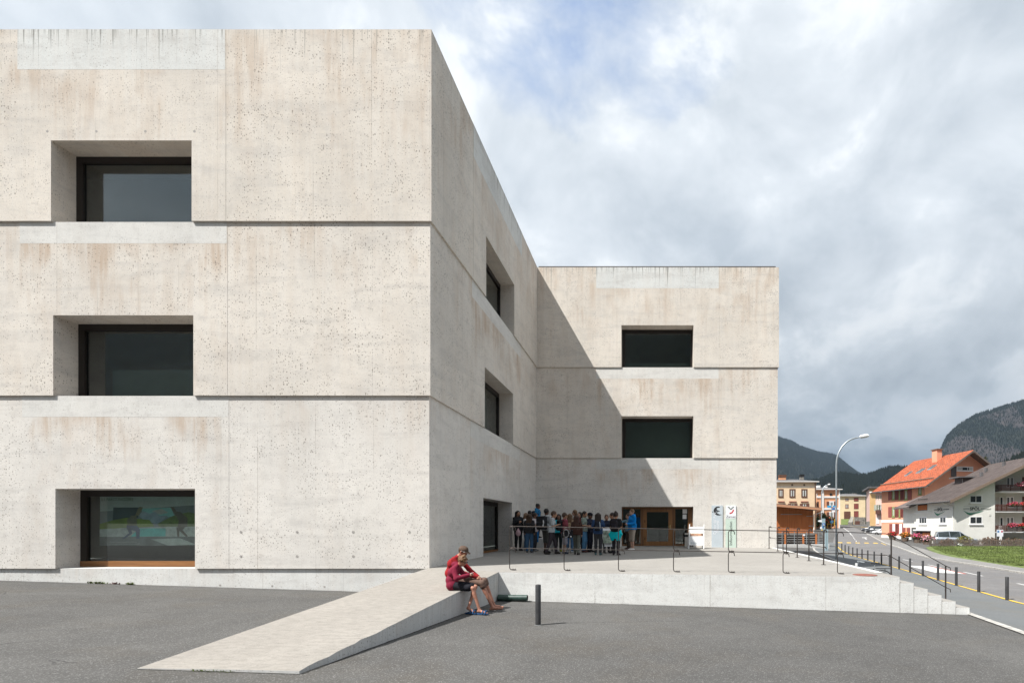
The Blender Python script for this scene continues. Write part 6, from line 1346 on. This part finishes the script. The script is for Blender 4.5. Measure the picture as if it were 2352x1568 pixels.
person('person with long dark hair in all black leaning at the left end of the group', 325, 330, 21.3, 40, 'hair_black', 'long', 'skin_tan', BLK, 'long', BLK, 'long', (.05, .05, .06), 'onephone', lean=-.05)
person('person with light brown hair and white top behind the long-haired one at the left', 438, 368, 21.5, 95, 'hair_light', 'bob', 'skin_fair', (.62, .60, .58), 'long', DNM, 'long', (.3, .3, .3), 'phone')
t, J = person('person seen from behind with waist-long brown hair and jeans', 490, 382, 20.2, 175, 'hair_brown', 'verylong', 'skin_tan', (.03, .028, .03), 'long', DNM, 'long', (.06, .07, .09))
bg = thing('drawstring_bag', 'small pale pink drawstring bag hanging beside the long-haired person', 'bag', (t.location.x-.42, 20.12, tz(-5, 20)+.78)); skin_mesh('bag', [ell(v3(0, 0, 0), v3(.10, .06, .13)), cap(v3(0, 0, .08), v3(0, 0, .17), .05, .025)], .014, .02, cloth((.42, .28, .30)), bg)
MB().tube([(0, 0, .16), (.1, .05, .40), (.22, .05, .62)], .006, 5).build('cord', cloth(BLK), bg, local=True)
person('person with short black hair in grey behind the long-haired one', 495, 328, 22.4, 170, 'hair_black', 'short', 'skin_brown', (.10, .10, .11), 'long', BLK, 'long', BLK)
t, J = person('person with dark hair, white shirt and a blue cloth at the waist, turned right', 566, 362, 21.1, 85, 'hair_dark', 'short', 'skin_brown', (.42, .38, .38), 'short', (.035, .04, .05), 'long', (.2, .2, .2), 'phone')
skin_mesh('waist_cloth', [rbx(v3(.12, -.05, .72)*J['s'], v3(.03, .09, .22)*J['s'], .025), rbx(v3(.14, -.09, .58)*J['s'], v3(.025, .05, .18)*J['s'], .02)], .014, .02, cloth((.02, .19, .50)), t)
bn_ = thing('bench_block', 'low concrete block behind the group on which one boy stands', 'bench', (-5.25, 23.6, tz(-5.2, 23.6))); box('block', (-5.75, 23.2, tz(-5.2, 23)), (-4.6, 24.1, tz(-5.2, 23.6)+.45), 'concrete_ramp_side', bn_, .015)
t, J = person('boy in a blue hooded jacket standing above all others at the wall', 612, 232, 23.6, 78, 'hair_black', 'curly', 'skin_brown', (.012, .13, .28), 'long', NAV, 'long', BLK, up=.45, hood=True)
backpack(t, J, 'dark backpack on the boy in the blue jacket at the wall', NAV, (.12, .07, .18))
t, J = person('person with black hair, grey T-shirt and shorts carrying the big black backpack', 738, 300, 20.0, 150, 'hair_black', 'short', 'skin_dark', GRY, 'short', (.075, .075, .07), 'knee', BLK, 'phone', .05)
backpack(t, J, 'big black backpack with a white curved stripe', (.018, .018, .02), (.20, .12, .26), (.55, .55, .55), .03)
person('striding person with brown hair, grey T-shirt and dark plum trousers', 815, 340, 19.35, 100, 'hair_brown', 'short', 'skin_tan', (.34, .36, .37), 'short', (.045, .036, .042), 'long', (.03, .025, .022), 'phone', .20, lean=.12)
person('person with brown hair and rose top hidden behind the plum trousers', 858, 388, 21.2, 160, 'hair_brown', 'bob', 'skin_fair', (.35, .16, .17), 'long', (.45, .44, .46), 'long', (.4, .4, .4))
person('person with dark curly hair and turquoise top facing the camera', 918, 383, 20.9, 15, 'hair_black', 'long', 'skin_brown', (.02, .36, .45), 'long', (.012, .02, .02), 'long', (.30, .30, .05), 'fold')
t, J = person('boy with brown hair, maroon T-shirt and pale grey knee shorts', 1005, 363, 19.6, 125, 'hair_brown', 'short', 'skin_tan', (.20, .045, .06), 'short', (.32, .31, .36), 'knee', (.03, .035, .06), 'hands', .04)
backpack(t, J, 'black backpack on the boy in the maroon T-shirt', BLK, (.14, .09, .22))
person('person with long light brown hair, beige top and jeans seen from behind', 1085, 378, 20.5, 170, 'hair_light', 'long', 'skin_fair', (.36, .26, .17), 'long', DNM, 'long', (.45, .48, .52))
person('tall adult with blond-brown hair and glasses looking left in the middle', 1163, 318, 21.9, 285, 'hair_light', 'bob', 'skin_fair', (.16, .10, .07), 'long', (.05, .05, .06), 'long', BLK, glasses=True)
t, J = person('striding person with long auburn hair down the back and olive trousers', 1185, 402, 19.3, 175, 'hair_auburn', 'verylong', 'skin_tan', (.045, .020, .014), 'long', (.095, .10, .085), 'long', (.03, .025, .025), 'down', .15)
sgb = thing('shoulder_bag', 'black shoulder bag edged with a ring of white beads', 'bag', (t.location.x-.30, 19.02, tz(-3, 19)+.80)); skin_mesh('bag', [rbx(v3(0, 0, 0), v3(.20, .06, .15), .04)], .014, .02, cloth(BLK), sgb)
for q in np.linspace(0, 2*PI, 17)[:-1]: tiny('bead', (-.04+.10*math.cos(q), -.066, .02+.14*math.sin(q)), .017, 'white_enamel', sgb)
tiny('pompom', (.14, -.075, -.10), .032, 'white_enamel', sgb)
person('dark-haired person peering out right of the blond adult', 1234, 348, 22.4, 330, 'hair_dark', 'long', 'skin_fair', (.12, .03, .035), 'long', BLK, 'long', BLK)
person('boy with cropped dark hair, grey-green T-shirt and bright blue jeans', 1298, 338, 20.7, 75, 'hair_dark', 'short', 'skin_tan', (.17, .20, .17), 'short', (.075, .19, .33), 'long', (.08, .03, .03), 'hands')
t, J = person('person in a black cap with a white badge, navy top and dark trousers', 1378, 362, 20.9, 65, 'hair_dark', 'short', 'skin_brown', (.014, .016, .03), 'short', (.010, .011, .02), 'long', BLK, 'fold', capcol=(.010, .010, .014))
MB().lathe([(.022, 0), (.022, .006)], (0, 0, 0), 12).build('badge', 'white_enamel', t, local=True).location = tuple(J['head']+v3(.03, -.1, .085))
t, J = person('person seen from behind with long dark hair, blue shirt and charcoal trousers', 1500, 368, 19.3, 180, 'hair_dark', 'long', 'skin_tan', (.025, .055, .13), 'short', (.036, .036, .040), 'long', (.06, .12, .13), 'straps', .03)
backpack(t, J, 'small black backpack with pale strap on the person in the blue shirt', (.014, .015, .022), (.12, .07, .20), (.30, .33, .36))
person('brown-haired boy in navy facing the camera behind the display stand', 1625, 392, 20.9, 5, 'hair_brown', 'short', 'skin_tan', (.02, .025, .045), 'short', BLK, 'long', BLK, 'hands')
person('dark-haired person in black looking left beside the one with the bun', 1712, 363, 20.5, 280, 'hair_dark', 'short', 'skin_tan', (.02, .018, .02), 'short', BLK, 'long', BLK)
t, J = person('person with a dark hair bun, black T-shirt and a turquoise jacket tied round the waist', 1762, 352, 19.3, 165, 'hair_dark', 'bun', 'skin_tan', BLK, 'short', (.022, .018, .022), 'long', (.04, .03, .035), 'hands', .03)
s = J['s']; skin_mesh('tied_jacket', [cap(v3(-.12, .0, .92)*s, v3(.12, .0, .92)*s, .125*s), rbx(v3(0, .11, .80)*s, v3(.17, .03, .14)*s, .025), rbx(v3(.17, .05, .74)*s, v3(.06, .07, .17)*s, .025, np.array([[.9, 0, .43], [0, 1, 0], [-.43, 0, .9]])), rbx(v3(-.17, .05, .74)*s, v3(.06, .07, .17)*s, .025, np.array([[.9, 0, -.43], [0, 1, 0], [.43, 0, .9]])), ell(v3(0, -.12, .9)*s, v3(.05, .05, .05)*s)], .014, .03, cloth((.0, .42, .48)), t)
backpack(t, J, 'black backpack with a pink print on the person with the hair bun', (.014, .012, .016), (.13, .08, .20))
person('adult in a blue-grey jacket and brown trousers pointing with one arm at the door', 1948, 372, 23.1, 295, 'hair_brown', 'short', 'skin_fair', (.12, .20, .25), 'long', (.055, .04, .03), 'long', (.06, .03, .03), 'point')
person('man in a bright blue hooded jacket, beige shorts and white shoes before the door', 2003, 308, 22.3, 305, 'hair_ginger', 'short', 'skin_fair', (.0, .17, .50), 'long', (.33, .27, .22), 'knee', (.62, .60, .57), 'hands', .03, hood=True)
# display stand among the group
dsp = thing('display_stand', 'tilted white display stand with curved dark legs among the waiting group', 'stand', (-1.85, 20.3, tz(-1.85, 20.3)))
zf = tz(-1.85, 20.3); dxm = (1139.3+.15625*1660-VPX)*20.3/FPX
MB().hexa([(dxm-.25, 20.05, zf+.28), (dxm+.22, 20.05, zf+.28), (dxm+.18, 20.35, zf+1.02), (dxm-.30, 20.35, zf+1.02), (dxm-.25, 20.08, zf+.28), (dxm+.22, 20.08, zf+.28), (dxm+.18, 20.38, zf+1.02), (dxm-.30, 20.38, zf+1.02)]).build('panel', 'print_white', dsp)
for dx in (-.42, -.02): MB().tube([(dxm+dx+.30, 20.0, zf+.02), (dxm+dx+.20, 20.1, zf+.45), (dxm+dx+.05, 20.3, zf+.85), (dxm+dx-.05, 20.5, zf+1.02)], .03, 8).build('leg', 'bollard_grey', dsp, smooth=True)
MB().tube([(dxm-.32, 20.48, zf+1.02), (dxm+.2, 20.48, zf+1.02)], .02, 8).build('top_bar', 'white_enamel', dsp)
simple('print_map', (.35, .42, .33), .6, .6, 7); MB().hexa([(dxm-.2, 20.035, zf+.42), (dxm+.16, 20.035, zf+.42), (dxm+.14, 20.25, zf+.9), (dxm-.23, 20.25, zf+.9), (dxm-.2, 20.045, zf+.42), (dxm+.16, 20.045, zf+.42), (dxm+.14, 20.26, zf+.9), (dxm-.23, 20.26, zf+.9)]).build('map_print', 'print_map', dsp)

# ------------------------------------------------------------------ father and son on the ramp edge (facing right)
def seated(name, label, hip, knee, ank, toe, waist, chest, neck, head, look, shw, el, wr, s, hipw=.085, spread=(0, 0)):
    t = thing('person', label, 'person', (hip[0], hip[1], hip[2]-.1)); o = np.array([hip[0], hip[1], hip[2]-.1])
    J = {'s': s, 'fwd': v3(1, 0, 0), 'lat': v3(.1, -1, 0)/np.linalg.norm([.1, 1]), 'look': v3(*look)}
    for n_, v in (('pelvis', hip), ('waist', waist), ('chest', chest), ('neck', neck), ('head', head)): J[n_] = v3(*v)-o
    for q, sg in (('l', -1), ('r', 1)):       # l = away from the camera
        dy = v3(0, -sg, 0); J['hip'+q] = v3(*hip)-o+dy*hipw*s; J['kn'+q] = v3(*knee[q])-o; J['an'+q] = v3(*ank[q])-o; J['to'+q] = v3(*toe[q])-o
        J['sh'+q] = (J['chest']*.32+J['neck']*.68)+dy*shw*s-v3(0, 0, .015); J['el'+q] = v3(*el[q])-o; J['wr'+q] = v3(*wr[q])-o; J['palm'+q] = v3(0, sg*.4, -1)
    return t, J
gz_ = lambda x, y: g(x, y)
t, J = seated('person', 'boy in a maroon hooded sweatshirt, black shorts and blue sandals sitting on the ramp edge', (-4.17, 10.62, .475),
    {'l': (-3.74, 10.74, .43), 'r': (-3.72, 10.52, .42)}, {'l': (-3.82, 10.56, gz_(-3.8, 10.56)+.14), 'r': (-3.58, 10.52, gz_(-3.6, 10.5)+.10)}, {'l': (-3.68, 10.50, gz_(-3.68, 10.5)+.05), 'r': (-3.41, 10.48, gz_(-3.45, 10.5)+.045)},
    (-4.20, 10.62, .58), (-4.15, 10.62, .75), (-4.07, 10.62, .88), (-3.965, 10.61, .975), (1, -.12, -.55), .155, {'l': (-4.00, 10.80, .66), 'r': (-4.02, 10.42, .63)}, {'l': (-3.83, 10.68, .70), 'r': (-3.82, 10.55, .69)}, .80)
dress(t, J, 'skin_sun', 'hair_ginger', 'curly', (.15, .010, .028), 'long', (.010, .010, .012), 'thigh', (.03, .08, .17), h=.010, hood=True, kid=1.16, glasses=True, barefoot=True, loose=.022, seat=True)
for q in 'lr':
    A, T = J['an'+q], J['to'+q]; d_ = (T-A); d_[2] = 0; L = np.linalg.norm(d_); d_ /= L; sd_ = v3(-d_[1], d_[0], 0); c0 = A-d_*.06; zs = gz_(*(np.array(t.location)+A)[:2])-t.location.z+.012
    ring_ = [c0+sd_*.035, c0+d_*.10+sd_*.036, c0+d_*.21+sd_*.045, c0+d_*.26+sd_*.02, c0+d_*.26-sd_*.02, c0+d_*.21-sd_*.045, c0+d_*.10-sd_*.036, c0-sd_*.035]
    so = MB().prism([(p[0], p[1], zs) for p in ring_], (0, 0, .024)).build('sandal', cloth((.02, .055, .13)), t, local=True)
    for k_ in (.15, .21): a = c0+d_*k_; MB().tube([(*(a+sd_*.045)[:2], zs+.02), (*(a+sd_*.025)[:2], zs+.075), (*(a-sd_*.025)[:2], zs+.075), (*(a-sd_*.045)[:2], zs+.02)], .012, 6).build('strap', cloth((.03, .09, .20)), so, local=True)
ph_ = thing('phone', 'small white phone held in the hands of the boy', 'phone', (-3.775, 10.61, .72)); o_ = MB().box((-.035, -.06, -.004), (.035, .06, .004)).build('case', 'white_enamel', ph_, local=True, bevel=.003); o_.rotation_euler = (0, -.5, .1)
t, J = seated('person', 'man in a red sweater, brown cap and brown shorts sitting barefoot on the ramp edge', (-4.33, 11.10, .545),
    {'l': (-3.72, 11.26, .50), 'r': (-3.70, 11.02, .47)}, {'l': (-3.53, 11.32, gz_(-3.5, 11.3)+.09), 'r': (-3.48, 11.06, gz_(-3.5, 11)+.085)}, {'l': (-3.34, 11.36, gz_(-3.3, 11.3)+.05), 'r': (-3.28, 11.08, gz_(-3.3, 11)+.06)},
    (-4.40, 11.10, .68), (-4.34, 11.10, .89), (-4.24, 11.10, 1.055), (-4.13, 11.09, 1.15), (1, -.15, -.42), .165, {'l': (-4.08, 11.30, .75), 'r': (-4.10, 10.90, .72)}, {'l': (-3.84, 11.18, .60), 'r': (-3.82, 11.02, .60)}, .97)
dress(t, J, 'skin_sun', 'hair_brown', 'short', (.21, .009, .012), 'long', (.12, .075, .058), 'knee', BLK, h=.010, capcol=(.085, .055, .04), glasses='white', barefoot=True, loose=.014, seat=True)
